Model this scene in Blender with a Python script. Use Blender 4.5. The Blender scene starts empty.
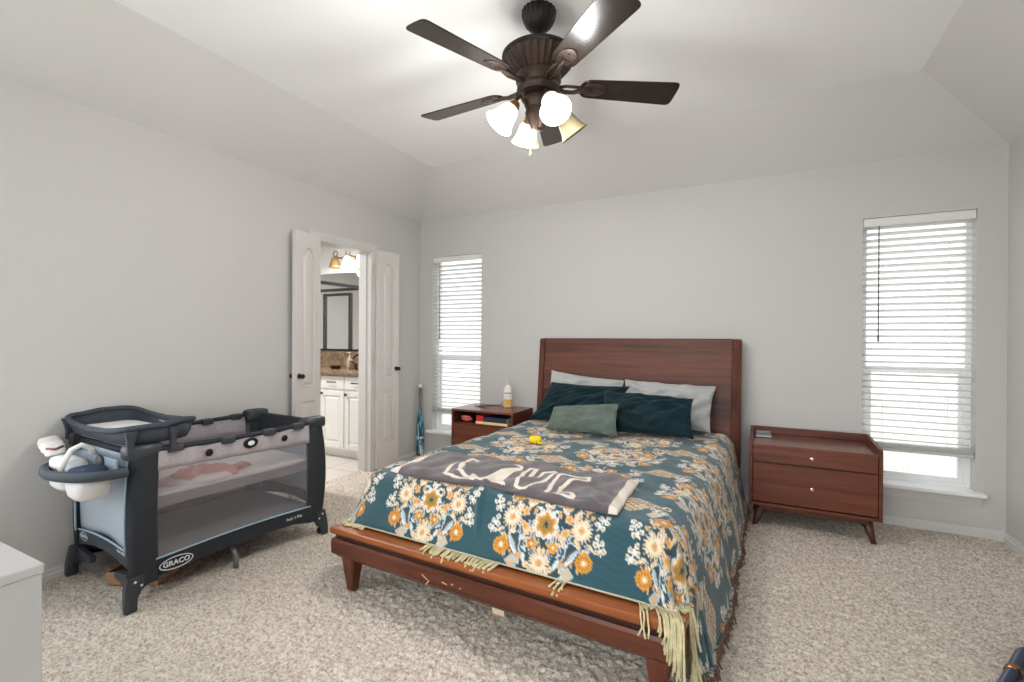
import bpy, bmesh, math, random
import numpy as np
from mathutils import Vector, Matrix

random.seed(7)
rng = np.random.default_rng(7)
C = bpy.context.scene.collection
sc = bpy.context.scene
R = math.radians
PI = math.pi

# ------------------------------------------------------------------ camera
cam_data = bpy.data.cameras.new('camera')
cam = bpy.data.objects.new('camera', cam_data)
C.objects.link(cam)
sc.camera = cam
cam_data.sensor_width = 36.0
cam_data.lens = 36.0 * 479.53 / 1024.0
cam_data.shift_y = -0.0009
cam_data.clip_start = 0.05
CAM = Vector((3.1762, -4.0212, 1.2268))
_a, _b, _c = R(27.4514), R(-0.1666), R(0.311)
_f = Vector((-math.sin(_a) * math.cos(_b), math.cos(_a) * math.cos(_b), math.sin(_b)))
_r = Vector((math.cos(_a), math.sin(_a), 0))
_u = _r.cross(_f)
_r2 = _r * math.cos(_c) + _u * math.sin(_c)
_u2 = -_r * math.sin(_c) + _u * math.cos(_c)
cam.matrix_world = Matrix(((_r2.x, _u2.x, -_f.x, CAM.x), (_r2.y, _u2.y, -_f.y, CAM.y), (_r2.z, _u2.z, -_f.z, CAM.z), (0, 0, 0, 1)))

# ------------------------------------------------------------------ sky, sun, exposure
sc.view_settings.view_transform = 'Standard'
sc.view_settings.look = 'None'
sc.view_settings.gamma = 1.0
sc.view_settings.use_curve_mapping = False
sc.view_settings.exposure = -0.20
sc.cycles.use_denoising = True
sc.cycles.max_bounces = 10
sc.cycles.diffuse_bounces = 6
sc.cycles.transparent_max_bounces = 24
sc.cycles.sample_clamp_indirect = 8.0
sc.cycles.caustics_reflective = False
sc.cycles.caustics_refractive = False
world = bpy.data.worlds.new('sky')
sc.world = world
world.use_nodes = True
_bg = world.node_tree.nodes['Background']
_bg.inputs[0].default_value = (0.93, 0.97, 1.0, 1)
_nt = world.node_tree
_geo = _nt.nodes.new('ShaderNodeTexCoord')
_sep = _nt.nodes.new('ShaderNodeSeparateXYZ')
_nt.links.new(_geo.outputs['Generated'], _sep.inputs[0])
_rng = _nt.nodes.new('ShaderNodeMapRange')       # hazy sky: bright towards the sun behind the viewer, paler to the north
_rng.interpolation_type = 'SMOOTHSTEP'
_rng.inputs['From Min'].default_value = 0.35; _rng.inputs['From Max'].default_value = -0.7
_rng.inputs['To Min'].default_value = 2.3; _rng.inputs['To Max'].default_value = 8.5
_nt.links.new(_sep.outputs['Y'], _rng.inputs['Value'])
_nt.links.new(_rng.outputs[0], _bg.inputs[1])


def portal(x, y, z, w, h, rot):
    """Marks a window opening so that the sky's light is sampled through it."""
    d = bpy.data.lights.new('window_portal', 'AREA')
    d.shape = 'RECTANGLE'; d.size = w; d.size_y = h
    d.cycles.is_portal = True
    o = bpy.data.objects.new('window_portal', d)
    o.location = (x, y, z); o.rotation_euler = rot
    C.objects.link(o)


# room size
W, H, YB = 4.52, 2.44, -5.3           # width, wall height, wall behind the viewer
WIN1 = (0.157, 0.747, 0.267, 2.06)    # x0 x1 z0 z1 in the back wall
WIN2 = (3.792, 4.378, 0.267, 2.06)
ADDED_WINR = (1.1, 3.8, 0.15, 2.2)       # wide window added behind the viewer, unseen, to light the room
DOOR = (-1.34, -0.715, 2.02)          # y0 y1 z1 in the left wall
portal(0.45, 0.10, 1.16, 0.6, 1.8, (R(-90), 0, 0))
portal(4.085, 0.10, 1.16, 0.6, 1.8, (R(-90), 0, 0))
portal(2.45, YB - 0.12, 1.175, 2.7, 2.05, (R(90), 0, 0))
ADDED_WINL = (-5.1, -3.3, 0.5, 2.2)      # window added in the left wall, unseen, for more light
portal(-0.10, -4.2, 1.35, 1.7, 1.8, (R(90), 0, R(-90)))


# ------------------------------------------------------------------ helpers
def lin(c):
    c = c / 255.0
    return c / 12.92 if c <= 0.04045 else ((c + 0.055) / 1.055) ** 2.4


def rgb(r, g, b):
    return (lin(r), lin(g), lin(b), 1.0)


def mat(name, col, rough=0.6, metal=0.0, bump=0.0, bscale=60.0, var=0.0, vscale=6.0, alpha=1.0, spec=0.5, sheen=0.0, trans=0.0, coat=0.0, stretch=(1, 1, 1), detail=3):
    m = bpy.data.materials.new(name)
    m.use_nodes = True
    nt = m.node_tree
    b = nt.nodes['Principled BSDF']
    b.inputs['Base Color'].default_value = col
    b.inputs['Roughness'].default_value = rough
    b.inputs['Metallic'].default_value = metal
    b.inputs['Specular IOR Level'].default_value = spec
    b.inputs['Alpha'].default_value = alpha
    b.inputs['Sheen Weight'].default_value = sheen
    b.inputs['Transmission Weight'].default_value = trans
    b.inputs['Coat Weight'].default_value = coat
    if bump or var:
        tc = nt.nodes.new('ShaderNodeTexCoord')
        mp = nt.nodes.new('ShaderNodeMapping')
        mp.inputs['Scale'].default_value = stretch
        nt.links.new(tc.outputs['Object'], mp.inputs[0])
    if bump:
        n = nt.nodes.new('ShaderNodeTexNoise')
        n.inputs['Scale'].default_value = bscale
        n.inputs['Detail'].default_value = detail
        nt.links.new(mp.outputs[0], n.inputs['Vector'])
        bp = nt.nodes.new('ShaderNodeBump')
        bp.inputs['Strength'].default_value = bump
        bp.inputs['Distance'].default_value = 0.01
        nt.links.new(n.outputs['Fac'], bp.inputs['Height'])
        nt.links.new(bp.outputs[0], b.inputs['Normal'])
    if var:
        n = nt.nodes.new('ShaderNodeTexNoise')
        n.inputs['Scale'].default_value = vscale
        n.inputs['Detail'].default_value = 4
        nt.links.new(mp.outputs[0], n.inputs['Vector'])
        r = nt.nodes.new('ShaderNodeValToRGB')
        r.color_ramp.elements[0].position = 0.3
        r.color_ramp.elements[1].position = 0.7
        r.color_ramp.elements[0].color = tuple(max(0, c * (1 - var)) for c in col[:3]) + (1,)
        r.color_ramp.elements[1].color = tuple(min(1, c * (1 + var)) for c in col[:3]) + (1,)
        nt.links.new(n.outputs['Fac'], r.inputs[0])
        nt.links.new(r.outputs[0], b.inputs['Base Color'])
    return m


def wood(name, dark, light, axis='x', rough=0.35, scale=1.0, bands=0.0, coat=0.0):
    """Streaky timber, the grain running along one axis; bands > 0 adds boards of differing tone across z."""
    m = bpy.data.materials.new(name)
    m.use_nodes = True
    nt = m.node_tree
    b = nt.nodes['Principled BSDF']
    b.inputs['Roughness'].default_value = rough
    b.inputs['Coat Weight'].default_value = coat
    b.inputs['Specular IOR Level'].default_value = 0.35
    tc = nt.nodes.new('ShaderNodeTexCoord')
    mp = nt.nodes.new('ShaderNodeMapping')
    s = [26 * scale] * 3
    s['xyz'.index(axis)] = 1.6 * scale
    mp.inputs['Scale'].default_value = s
    nt.links.new(tc.outputs['Object'], mp.inputs[0])
    n = nt.nodes.new('ShaderNodeTexNoise')
    n.inputs['Scale'].default_value = 1.0
    n.inputs['Detail'].default_value = 6
    n.inputs['Roughness'].default_value = 0.65
    n.inputs['Distortion'].default_value = 0.6
    nt.links.new(mp.outputs[0], n.inputs['Vector'])
    r = nt.nodes.new('ShaderNodeValToRGB')
    r.color_ramp.elements[0].position = 0.28
    r.color_ramp.elements[1].position = 0.72
    r.color_ramp.elements[0].color = dark
    r.color_ramp.elements[1].color = light
    src = n.outputs['Fac']
    if bands:
        sx = nt.nodes.new('ShaderNodeSeparateXYZ')
        nt.links.new(tc.outputs['Object'], sx.inputs[0])
        mu = nt.nodes.new('ShaderNodeMath'); mu.operation = 'MULTIPLY'; mu.inputs[1].default_value = bands
        nt.links.new(sx.outputs['Z'], mu.inputs[0])
        fl = nt.nodes.new('ShaderNodeMath'); fl.operation = 'FLOOR'
        nt.links.new(mu.outputs[0], fl.inputs[0])
        wn = nt.nodes.new('ShaderNodeTexWhiteNoise'); wn.noise_dimensions = '1D'
        nt.links.new(fl.outputs[0], wn.inputs['W'])
        ma = nt.nodes.new('ShaderNodeMath'); ma.operation = 'MULTIPLY_ADD'; ma.inputs[1].default_value = 0.3; ma.inputs[2].default_value = -0.15
        nt.links.new(wn.outputs['Value'], ma.inputs[0])
        ad = nt.nodes.new('ShaderNodeMath'); ad.operation = 'ADD'
        nt.links.new(src, ad.inputs[0]); nt.links.new(ma.outputs[0], ad.inputs[1])
        src = ad.outputs[0]
    nt.links.new(src, r.inputs[0])
    nt.links.new(r.outputs[0], b.inputs['Base Color'])
    return m


def glass_mat(name, tint=(1, 1, 1, 1), refl=0.06):
    m = bpy.data.materials.new(name)
    m.use_nodes = True
    nt = m.node_tree
    for n in list(nt.nodes):
        nt.nodes.remove(n)
    out = nt.nodes.new('ShaderNodeOutputMaterial')
    mx = nt.nodes.new('ShaderNodeMixShader'); mx.inputs[0].default_value = refl
    t = nt.nodes.new('ShaderNodeBsdfTransparent'); t.inputs[0].default_value = tint
    g = nt.nodes.new('ShaderNodeBsdfGlossy'); g.inputs['Roughness'].default_value = 0.02
    nt.links.new(t.outputs[0], mx.inputs[1]); nt.links.new(g.outputs[0], mx.inputs[2])
    nt.links.new(mx.outputs[0], out.inputs[0])
    return m


def mesh_mat(name, col, cover):
    """Netting: partly see-through cloth."""
    m = bpy.data.materials.new(name)
    m.use_nodes = True
    nt = m.node_tree
    for n in list(nt.nodes):
        nt.nodes.remove(n)
    out = nt.nodes.new('ShaderNodeOutputMaterial')
    mx = nt.nodes.new('ShaderNodeMixShader'); mx.inputs[0].default_value = cover
    t = nt.nodes.new('ShaderNodeBsdfTransparent')
    d = nt.nodes.new('ShaderNodeBsdfDiffuse'); d.inputs[0].default_value = col
    nt.links.new(t.outputs[0], mx.inputs[1]); nt.links.new(d.outputs[0], mx.inputs[2])
    nt.links.new(mx.outputs[0], out.inputs[0])
    return m


def glow_mat(name, col, emit, strength, rough=0.4):
    m = mat(name, col, rough)
    b = m.node_tree.nodes['Principled BSDF']
    b.inputs['Emission Color'].default_value = emit
    b.inputs['Emission Strength'].default_value = strength
    return m


class MB:
    """Collects shapes into one mesh."""

    def __init__(self):
        self.bm = bmesh.new()

    def box(self, a, b, M=None):
        x0, y0, z0 = a; x1, y1, z1 = b
        vs = [self.bm.verts.new(p) for p in ((x0, y0, z0), (x1, y0, z0), (x1, y1, z0), (x0, y1, z0), (x0, y0, z1), (x1, y0, z1), (x1, y1, z1), (x0, y1, z1))]
        for f in ((0, 3, 2, 1), (4, 5, 6, 7), (0, 1, 5, 4), (1, 2, 6, 5), (2, 3, 7, 6), (3, 0, 4, 7)):
            self.bm.faces.new([vs[i] for i in f])
        if M is not None:
            for v in vs: v.co = M @ v.co
        return self

    def rings(self, rings, cap=True, closed=True):
        """Skins a list of equal-length point rings."""
        rows = [[self.bm.verts.new(p) for p in r] for r in rings]
        n = len(rows[0])
        for i in range(len(rows) - 1):
            for j in range(n if closed else n - 1):
                k = (j + 1) % n
                self.bm.faces.new((rows[i][j], rows[i][k], rows[i + 1][k], rows[i + 1][j]))
        if cap and closed:
            self.bm.faces.new(list(reversed(rows[0])))
            self.bm.faces.new(rows[-1])
        return self

    def lathe(self, prof, n=24, M=None, flute=0.0, nf=0):
        """prof: (radius, z) pairs; capped where the radius is not zero at the ends."""
        rings = []
        for r, z in prof:
            ring = []
            for i in range(n):
                a = 2 * PI * i / n
                rr = r * (1 + (flute * math.cos(nf * a) if nf else 0))
                p = Vector((rr * math.cos(a), rr * math.sin(a), z))
                ring.append(M @ p if M is not None else p)
            rings.append(ring)
        return self.rings(rings)

    def tube(self, pts, r, n=10, cap=True, closed=False):
        pts = [Vector(p) for p in pts]
        rr = r if isinstance(r, (list, tuple)) else [r] * len(pts)
        rings = []
        up = None
        m = len(pts)
        for i, p in enumerate(pts):
            if closed:
                d = pts[(i + 1) % m] - pts[i - 1]
            else:
                d = pts[min(i + 1, m - 1)] - pts[max(i - 1, 0)]
            d.normalize()
            if up is None:
                up = Vector((0, 0, 1)) if abs(d.z) < 0.9 else Vector((1, 0, 0))
            s = d.cross(up)
            if s.length < 1e-5:
                s = d.orthogonal()
            s.normalize()
            up = s.cross(d).normalized()
            rings.append([p + (s * math.cos(2 * PI * k / n) + up * math.sin(2 * PI * k / n)) * rr[i] for k in range(n)])
        if closed:
            rings.append(rings[0])
            return self.rings(rings, cap=False)
        return self.rings(rings, cap=cap)

    def prism(self, poly, lo, hi, axis='z', M=None):
        """Extrudes a 2-D outline along an axis: z -> (x,y), y -> (x,z), x -> (y,z)."""
        def P(q, t):
            v = {'z': (q[0], q[1], t), 'y': (q[0], t, q[1]), 'x': (t, q[0], q[1])}[axis]
            return M @ Vector(v) if M is not None else Vector(v)
        return self.rings([[P(q, lo) for q in poly], [P(q, hi) for q in poly]])

    def grid(self, fn, nu, nv):
        rows = [[self.bm.verts.new(fn(i / nu, j / nv)) for i in range(nu + 1)] for j in range(nv + 1)]
        for j in range(nv):
            for i in range(nu):
                self.bm.faces.new((rows[j][i], rows[j][i + 1], rows[j + 1][i + 1], rows[j + 1][i]))
        return self

    def build(self, name, m, parent=None, smooth=False, bevel=0.0, seg=2, solid=0.0, subsurf=0):
        bmesh.ops.recalc_face_normals(self.bm, faces=self.bm.faces[:])
        me = bpy.data.meshes.new(name)
        self.bm.to_mesh(me)
        self.bm.free()
        return link(name, me, m, parent, smooth, bevel, seg, solid, subsurf)


def link(name, me, m, parent=None, smooth=False, bevel=0.0, seg=2, solid=0.0, subsurf=0):
    o = bpy.data.objects.new(name, me)
    C.objects.link(o)
    if m is not None:
        me.materials.append(m)
    if smooth:
        for p in me.polygons:
            p.use_smooth = True
    if parent is not None:
        o.parent = parent
    if solid:
        md = o.modifiers.new('thickness', 'SOLIDIFY'); md.thickness = solid; md.offset = -1
    if bevel:
        md = o.modifiers.new('bevel', 'BEVEL'); md.width = bevel; md.segments = seg; md.limit_method = 'ANGLE'; md.angle_limit = R(40)
    if subsurf:
        md = o.modifiers.new('smooth', 'SUBSURF'); md.levels = subsurf; md.render_levels = subsurf
    return o


def auto_smooth(o, deg=40):
    me = o.data
    for p in me.polygons: p.use_smooth = True
    try:
        me.set_sharp_from_angle(angle=R(deg))
    except Exception:
        pass
    return o


def tag(o, label=None, cat=None, group=None, kind=None):
    if label: o['label'] = label
    if cat: o['category'] = cat
    if group: o['group'] = group
    if kind: o['kind'] = kind
    return o


def thing(name, label, cat, loc=(0, 0, 0), rz=0.0, group=None):
    o = bpy.data.objects.new(name, None)
    o.empty_display_size = 0.1
    o.location = loc
    o.rotation_euler = (0, 0, rz)
    C.objects.link(o)
    return tag(o, label, cat, group)


def struct(o):
    o['kind'] = 'structure'
    return o


def copy_tree(o, parent=None):
    c = o.copy(); C.objects.link(c)
    if parent is not None: c.parent = parent
    for ch in [x for x in C.objects if x.parent == o]:
        copy_tree(ch, c)
    return c


def numpy_grid(name, P, colors=None):
    """A mesh from an (nv, nu, 3) array of points, optional per-point colours."""
    nv, nu = P.shape[:2]
    me = bpy.data.meshes.new(name)
    idx = np.arange(nv * nu).reshape(nv, nu)
    q = np.stack([idx[:-1, :-1], idx[:-1, 1:], idx[1:, 1:], idx[1:, :-1]], -1).reshape(-1, 4)
    me.vertices.add(nv * nu)
    me.vertices.foreach_set('co', P.reshape(-1).astype(np.float32))
    me.loops.add(q.size)
    me.loops.foreach_set('vertex_index', q.reshape(-1).astype(np.int32))
    me.polygons.add(len(q))
    me.polygons.foreach_set('loop_start', (np.arange(len(q)) * 4).astype(np.int32))
    me.polygons.foreach_set('use_smooth', np.ones(len(q), dtype=bool))
    me.update(calc_edges=True)
    if colors is not None:
        at = me.color_attributes.new('pattern', 'FLOAT_COLOR', 'POINT')
        c4 = np.concatenate([colors.reshape(-1, 3), np.ones((nv * nu, 1))], 1)
        at.data.foreach_set('color', c4.reshape(-1).astype(np.float32))
    return me


def pattern_mat(name, rough=0.85, bump=0.25, bscale=500, sheen=0.2):
    m = mat(name, (0.5, 0.5, 0.5, 1), rough, bump=bump, bscale=bscale, sheen=sheen)
    nt = m.node_tree
    a = nt.nodes.new('ShaderNodeAttribute'); a.attribute_name = 'pattern'
    nt.links.new(a.outputs['Color'], nt.nodes['Principled BSDF'].inputs['Base Color'])
    return m


def smooth01(x):
    x = np.clip(x, 0, 1)
    return x * x * (3 - 2 * x)


def lettering(text, size, m, parent, name='logo', M=None, depth=0.0008, bold=0.0):
    cu = bpy.data.curves.new(name, 'FONT')
    cu.body = text
    cu.size = size
    cu.align_x = 'CENTER'; cu.align_y = 'CENTER'
    cu.extrude = depth
    cu.offset = bold
    cu.resolution_u = 3
    tmp = bpy.data.objects.new(name, cu)
    C.objects.link(tmp)
    bpy.context.view_layer.update()
    me = bpy.data.meshes.new_from_object(tmp.evaluated_get(bpy.context.evaluated_depsgraph_get()))
    bpy.data.objects.remove(tmp)
    if M is not None: me.transform(M)
    return link(name, me, m, parent)


# ------------------------------------------------------------------ shared materials
M_wall = mat('wall_paint', rgb(196, 194.5, 191.5), 0.85, bump=0.12, bscale=90, spec=0.2)
M_slope = mat('slope_paint_dimmed', rgb(212, 211, 209), 0.9, bump=0.10, bscale=90, spec=0.15)  # darker copy of the ceiling paint, imitates weaker light on the slopes
M_ceil = mat('ceiling_paint_lightened', rgb(241, 241, 241), 0.9, bump=0.10, bscale=90, spec=0.15)  # lightened to put missing upward light into the flat ceiling's colour
M_trim = mat('trim_paint', rgb(206, 204, 201), 0.4)
M_door = mat('door_paint', rgb(212, 207, 204), 0.42)
M_white = mat('white_paint', rgb(236, 236, 234), 0.4)
M_vinyl = mat('white_vinyl', rgb(238, 239, 239), 0.4)
M_slat = mat('blind_slat', rgb(240, 240, 238), 0.45)
_n = M_slat.node_tree
_tr = _n.nodes.new('ShaderNodeBsdfTranslucent'); _tr.inputs[0].default_value = rgb(246, 246, 244)
_mx = _n.nodes.new('ShaderNodeMixShader'); _mx.inputs[0].default_value = 0.6
_n.links.new(_n.nodes['Principled BSDF'].outputs[0], _mx.inputs[1]); _n.links.new(_tr.outputs[0], _mx.inputs[2])
_n.links.new(_mx.outputs[0], _n.nodes['Material Output'].inputs[0])
M_bronze = mat('dark_bronze', rgb(46, 38, 34), 0.35, metal=0.7)
M_black = mat('black_metal', rgb(22, 22, 23), 0.4, metal=0.3)
M_pane = glass_mat('clear_glass')

# ------------------------------------------------------------------ room shell
T = 0.14


def carpet_mat():
    m = bpy.data.materials.new('carpet')
    m.use_nodes = True
    nt = m.node_tree
    b = nt.nodes['Principled BSDF']
    b.inputs['Roughness'].default_value = 1.0
    b.inputs['Specular IOR Level'].default_value = 0.05
    b.inputs['Sheen Weight'].default_value = 0.0
    tc = nt.nodes.new('ShaderNodeTexCoord')

    def noise(scale, detail, rough=0.6):
        n = nt.nodes.new('ShaderNodeTexNoise')
        n.inputs['Scale'].default_value = scale; n.inputs['Detail'].default_value = detail; n.inputs['Roughness'].default_value = rough
        nt.links.new(tc.outputs['Object'], n.inputs['Vector'])
        return n
    n1 = noise(72, 6, 0.75)
    n2 = noise(4.5, 3)
    r = nt.nodes.new('ShaderNodeValToRGB')
    r.color_ramp.elements[0].position = 0.37; r.color_ramp.elements[0].color = rgb(184, 165, 146)
    r.color_ramp.elements[1].position = 0.56; r.color_ramp.elements[1].color = rgb(255, 246, 233)
    nt.links.new(n1.outputs['Fac'], r.inputs[0])
    mx = nt.nodes.new('ShaderNodeMixRGB'); mx.blend_type = 'MULTIPLY'; mx.inputs[0].default_value = 0.35
    r2 = nt.nodes.new('ShaderNodeValToRGB')
    r2.color_ramp.elements[0].position = 0.35; r2.color_ramp.elements[0].color = (0.90, 0.895, 0.89, 1)
    r2.color_ramp.elements[1].position = 0.65; r2.color_ramp.elements[1].color = (1, 1, 1, 1)
    nt.links.new(n2.outputs['Fac'], r2.inputs[0])
    nt.links.new(r.outputs[0], mx.inputs[1]); nt.links.new(r2.outputs[0], mx.inputs[2])
    nt.links.new(mx.outputs[0], b.inputs['Base Color'])
    bp = nt.nodes.new('ShaderNodeBump'); bp.inputs['Strength'].default_value = 0.75; bp.inputs['Distance'].default_value = 0.018
    n3 = noise(130, 6, 0.75)
    nt.links.new(n3.outputs['Fac'], bp.inputs['Height'])
    nt.links.new(bp.outputs[0], b.inputs['Normal'])
    return m


# the pile is really uneven: a fine height field
nx, ny = 470, 560
xs = np.linspace(-0.08, W, nx); ys = np.linspace(YB, 0, ny)
X, Y = np.meshgrid(xs, ys)


def value_noise(shape, cell):
    gy, gx = shape[0] // cell + 3, shape[1] // cell + 3
    g = rng.random((gy, gx))
    yy = np.arange(shape[0]) / cell; xx = np.arange(shape[1]) / cell
    y0 = yy.astype(int); x0 = xx.astype(int)
    fy = smooth01(yy - y0)[:, None]; fx = smooth01(xx - x0)[None, :]
    a = g[y0][:, x0]; b = g[y0][:, x0 + 1]; c = g[y0 + 1][:, x0]; d = g[y0 + 1][:, x0 + 1]
    return (a * (1 - fx) + b * fx) * (1 - fy) + (c * (1 - fx) + d * fx) * fy


Z = -0.018 + 0.013 * rng.random(X.shape) + 0.009 * value_noise(X.shape, 2) + 0.003 * value_noise(X.shape, 5) + 0.004 * value_noise(X.shape, 14)
Z = np.minimum(Z, 0.006)
fl = link('floor', numpy_grid('floor', np.stack([X, Y, Z], -1)), carpet_mat())
md = fl.modifiers.new('thickness', 'SOLIDIFY'); md.thickness = 0.06; md.offset = -1
struct(fl)


def tile_mat():
    m = mat('floor_tile', rgb(206, 200, 192), 0.35)
    nt = m.node_tree
    tc = nt.nodes.new('ShaderNodeTexCoord')
    mp = nt.nodes.new('ShaderNodeMapping'); mp.inputs['Location'].default_value = (0.1, 0.14, 0)
    nt.links.new(tc.outputs['Object'], mp.inputs[0])
    br = nt.nodes.new('ShaderNodeTexBrick')
    br.offset = 0.0
    br.inputs['Scale'].default_value = 1.0
    br.inputs['Brick Width'].default_value = 0.33; br.inputs['Row Height'].default_value = 0.33
    br.inputs['Mortar Size'].default_value = 0.005
    br.inputs['Color1'].default_value = rgb(222, 216, 208); br.inputs['Color2'].default_value = rgb(214, 207, 198)
    br.inputs['Mortar'].default_value = rgb(160, 152, 143)
    nt.links.new(mp.outputs[0], br.inputs['Vector'])
    nt.links.new(br.outputs['Color'], nt.nodes['Principled BSDF'].inputs['Base Color'])
    return m


BX, BY = -3.2, -2.7                   # bathroom extents
struct(MB().box((BX, BY, -0.08), (-0.08, 0.06, 0.0)).build('floor_bathroom', tile_mat()))

# left wall with the door opening
w = MB()
w.box((-T, YB, -0.05), (0, ADDED_WINL[0], H)); w.box((-T, ADDED_WINL[1], -0.05), (0, DOOR[0], H)); w.box((-T, ADDED_WINL[0], -0.05), (0, ADDED_WINL[1], ADDED_WINL[2])); w.box((-T, ADDED_WINL[0], ADDED_WINL[3]), (0, ADDED_WINL[1], H)); w.box((-T, DOOR[1], -0.05), (0, 0.0, H)); w.box((-T, DOOR[0], DOOR[2]), (0, DOOR[1], H))
struct(w.build('wall_left', M_wall))
# back wall with two windows (also closes the bathroom)
w = MB()
for x0, x1 in ((-T, WIN1[0]), (WIN1[1], WIN2[0]), (WIN2[1], W + T)):
    w.box((x0, 0, -0.05), (x1, T, H))
for wn in (WIN1, WIN2):
    w.box((wn[0], 0, -0.05), (wn[1], T, wn[2])); w.box((wn[0], 0, wn[3]), (wn[1], T, H))
struct(w.build('wall_back', M_wall))
struct(MB().box((W, YB, -0.05), (W + T, 0, H)).build('wall_right', M_wall))
w = MB()
w.box((-T, YB - T, -0.05), (ADDED_WINR[0], YB, H)); w.box((ADDED_WINR[1], YB - T, -0.05), (W + T, YB, H))
w.box((ADDED_WINR[0], YB - T, -0.05), (ADDED_WINR[1], YB, ADDED_WINR[2])); w.box((ADDED_WINR[0], YB - T, ADDED_WINR[3]), (ADDED_WINR[1], YB, H))
struct(w.build('wall_rear', M_wall))
# tray ceiling: slopes all round up to a flat field
D, HT = 0.545, 2.762
w = MB()
o_ = [(0, YB, H), (W, YB, H), (W, 0, H), (0, 0, H)]
i_ = [(D, YB + D, HT), (W - D, YB + D, HT), (W - D, -D, HT), (D, -D, HT)]
up = Vector((0, 0, 0.08))
w.rings([[Vector(p) + up for p in o_], [Vector(p) for p in o_], [Vector(p) for p in i_], [Vector(p) + up for p in i_]], cap=False)
ob = [w.bm.verts.new(Vector(p) + up) for p in o_]
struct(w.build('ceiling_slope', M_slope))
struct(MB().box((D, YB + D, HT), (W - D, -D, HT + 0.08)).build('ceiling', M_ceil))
# bathroom shell
struct(MB().box((BX - 0.1, 0.05, -0.05), (-T, 0.15, H)).build('wall_bathroom_back', M_wall))
struct(MB().box((BX - 0.1, BY, -0.05), (BX, 0.05, H)).build('wall_bathroom_left', M_wall))
struct(MB().box((BX - 0.1, BY - 0.1, -0.05), (-T, BY, H)).build('wall_bathroom_front', M_wall))
cb_ = struct(MB().box((BX - 0.1, BY - 0.1, H), (-T, 0.15, H + 0.08)).build('ceiling_bathroom', M_ceil))
_l = MB(); _l.lathe([(0.15, H - 0.03), (0.17, H - 0.015), (0.17, H)], 32, Matrix.Translation((-1.3, -1.35, 0)))  # unseen lamp added to brighten the bathroom
_l.build('added_ceiling_lamp', glow_mat('added_lamp_diffuser', rgb(250, 248, 244), (1, 0.97, 0.93, 1), 2.0), cb_)
_d = bpy.data.lights.new('bathroom_fill_light', 'AREA'); _d.shape = 'DISK'; _d.size = 0.3; _d.energy = 55; _d.color = (1, 0.98, 0.96)  # fill light that goes with the added lamp
_o = bpy.data.objects.new('bathroom_fill_light', _d); _o.location = (-1.3, -1.35, H - 0.035); C.objects.link(_o)


# baseboards
def baseboard(name, a, b, n):
    """Runs from a to b on the wall; n is the unit vector into the room."""
    a = Vector(a); b = Vector(b); n = Vector(n)
    prof = [(0, -0.02), (0.014, -0.02), (0.014, 0.028), (0.009, 0.034), (0.009, 0.044), (0.004, 0.054), (0, 0.054)]
    mb = MB()
    mb.rings([[p + n * q[0] + Vector((0, 0, q[1])) for q in prof] for p in (a, b)])
    struct(mb.build(name, M_trim))


baseboard('baseboard_left', (0, YB, 0), (0, DOOR[0] - 0.075, 0), (1, 0, 0))
baseboard('baseboard_left_corner', (0, DOOR[1] + 0.075, 0), (0, 0, 0), (1, 0, 0))
baseboard('baseboard_back', (0, 0, 0), (W, 0, 0), (0, -1, 0))
baseboard('baseboard_right', (W, YB, 0), (W, 0, 0), (-1, 0, 0))
baseboard('baseboard_rear', (0, YB, 0), (W, YB, 0), (0, 1, 0))

# door casing and jamb
w = MB()
cw = 0.066
for y0, y1 in ((DOOR[0] - cw, DOOR[0]), (DOOR[1], DOOR[1] + cw)):
    w.box((0, y0, -0.01), (0.012, y1, DOOR[2] + cw))
    w.box((0.012, y0 + 0.008, -0.01), (0.018, y1 - 0.022, DOOR[2] + cw - 0.008))
w.box((0, DOOR[0], DOOR[2]), (0.012, DOOR[1], DOOR[2] + cw))
w.box((0.012, DOOR[0] - 0.022, DOOR[2] + 0.02), (0.018, DOOR[1] + 0.008, DOOR[2] + cw - 0.008))
for y0, y1 in ((DOOR[0], DOOR[0] + 0.012), (DOOR[1] - 0.012, DOOR[1])):
    w.box((-T - 0.002, y0, -0.01), (0.012, y1, DOOR[2]))
    ym = (y0 + y1) / 2
w.box((-T - 0.002, DOOR[0], DOOR[2] - 0.012), (0.012, DOOR[1], DOOR[2]))
w.box((-0.075, DOOR[1] - 0.022, -0.01), (-0.04, DOOR[1] - 0.012, DOOR[2] - 0.012))
w.box((-0.075, DOOR[0] + 0.012, -0.01), (-0.04, DOOR[0] + 0.022, DOOR[2] - 0.012))
for y0, y1 in ((DOOR[0] - 0.05, DOOR[0]), (DOOR[1], DOOR[1] + 0.05)):
    w.box((-T - 0.012, y0, 0), (-T, y1, DOOR[2] + 0.05))
struct(w.build('trim_1', M_trim, bevel=0.003, seg=1))


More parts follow.
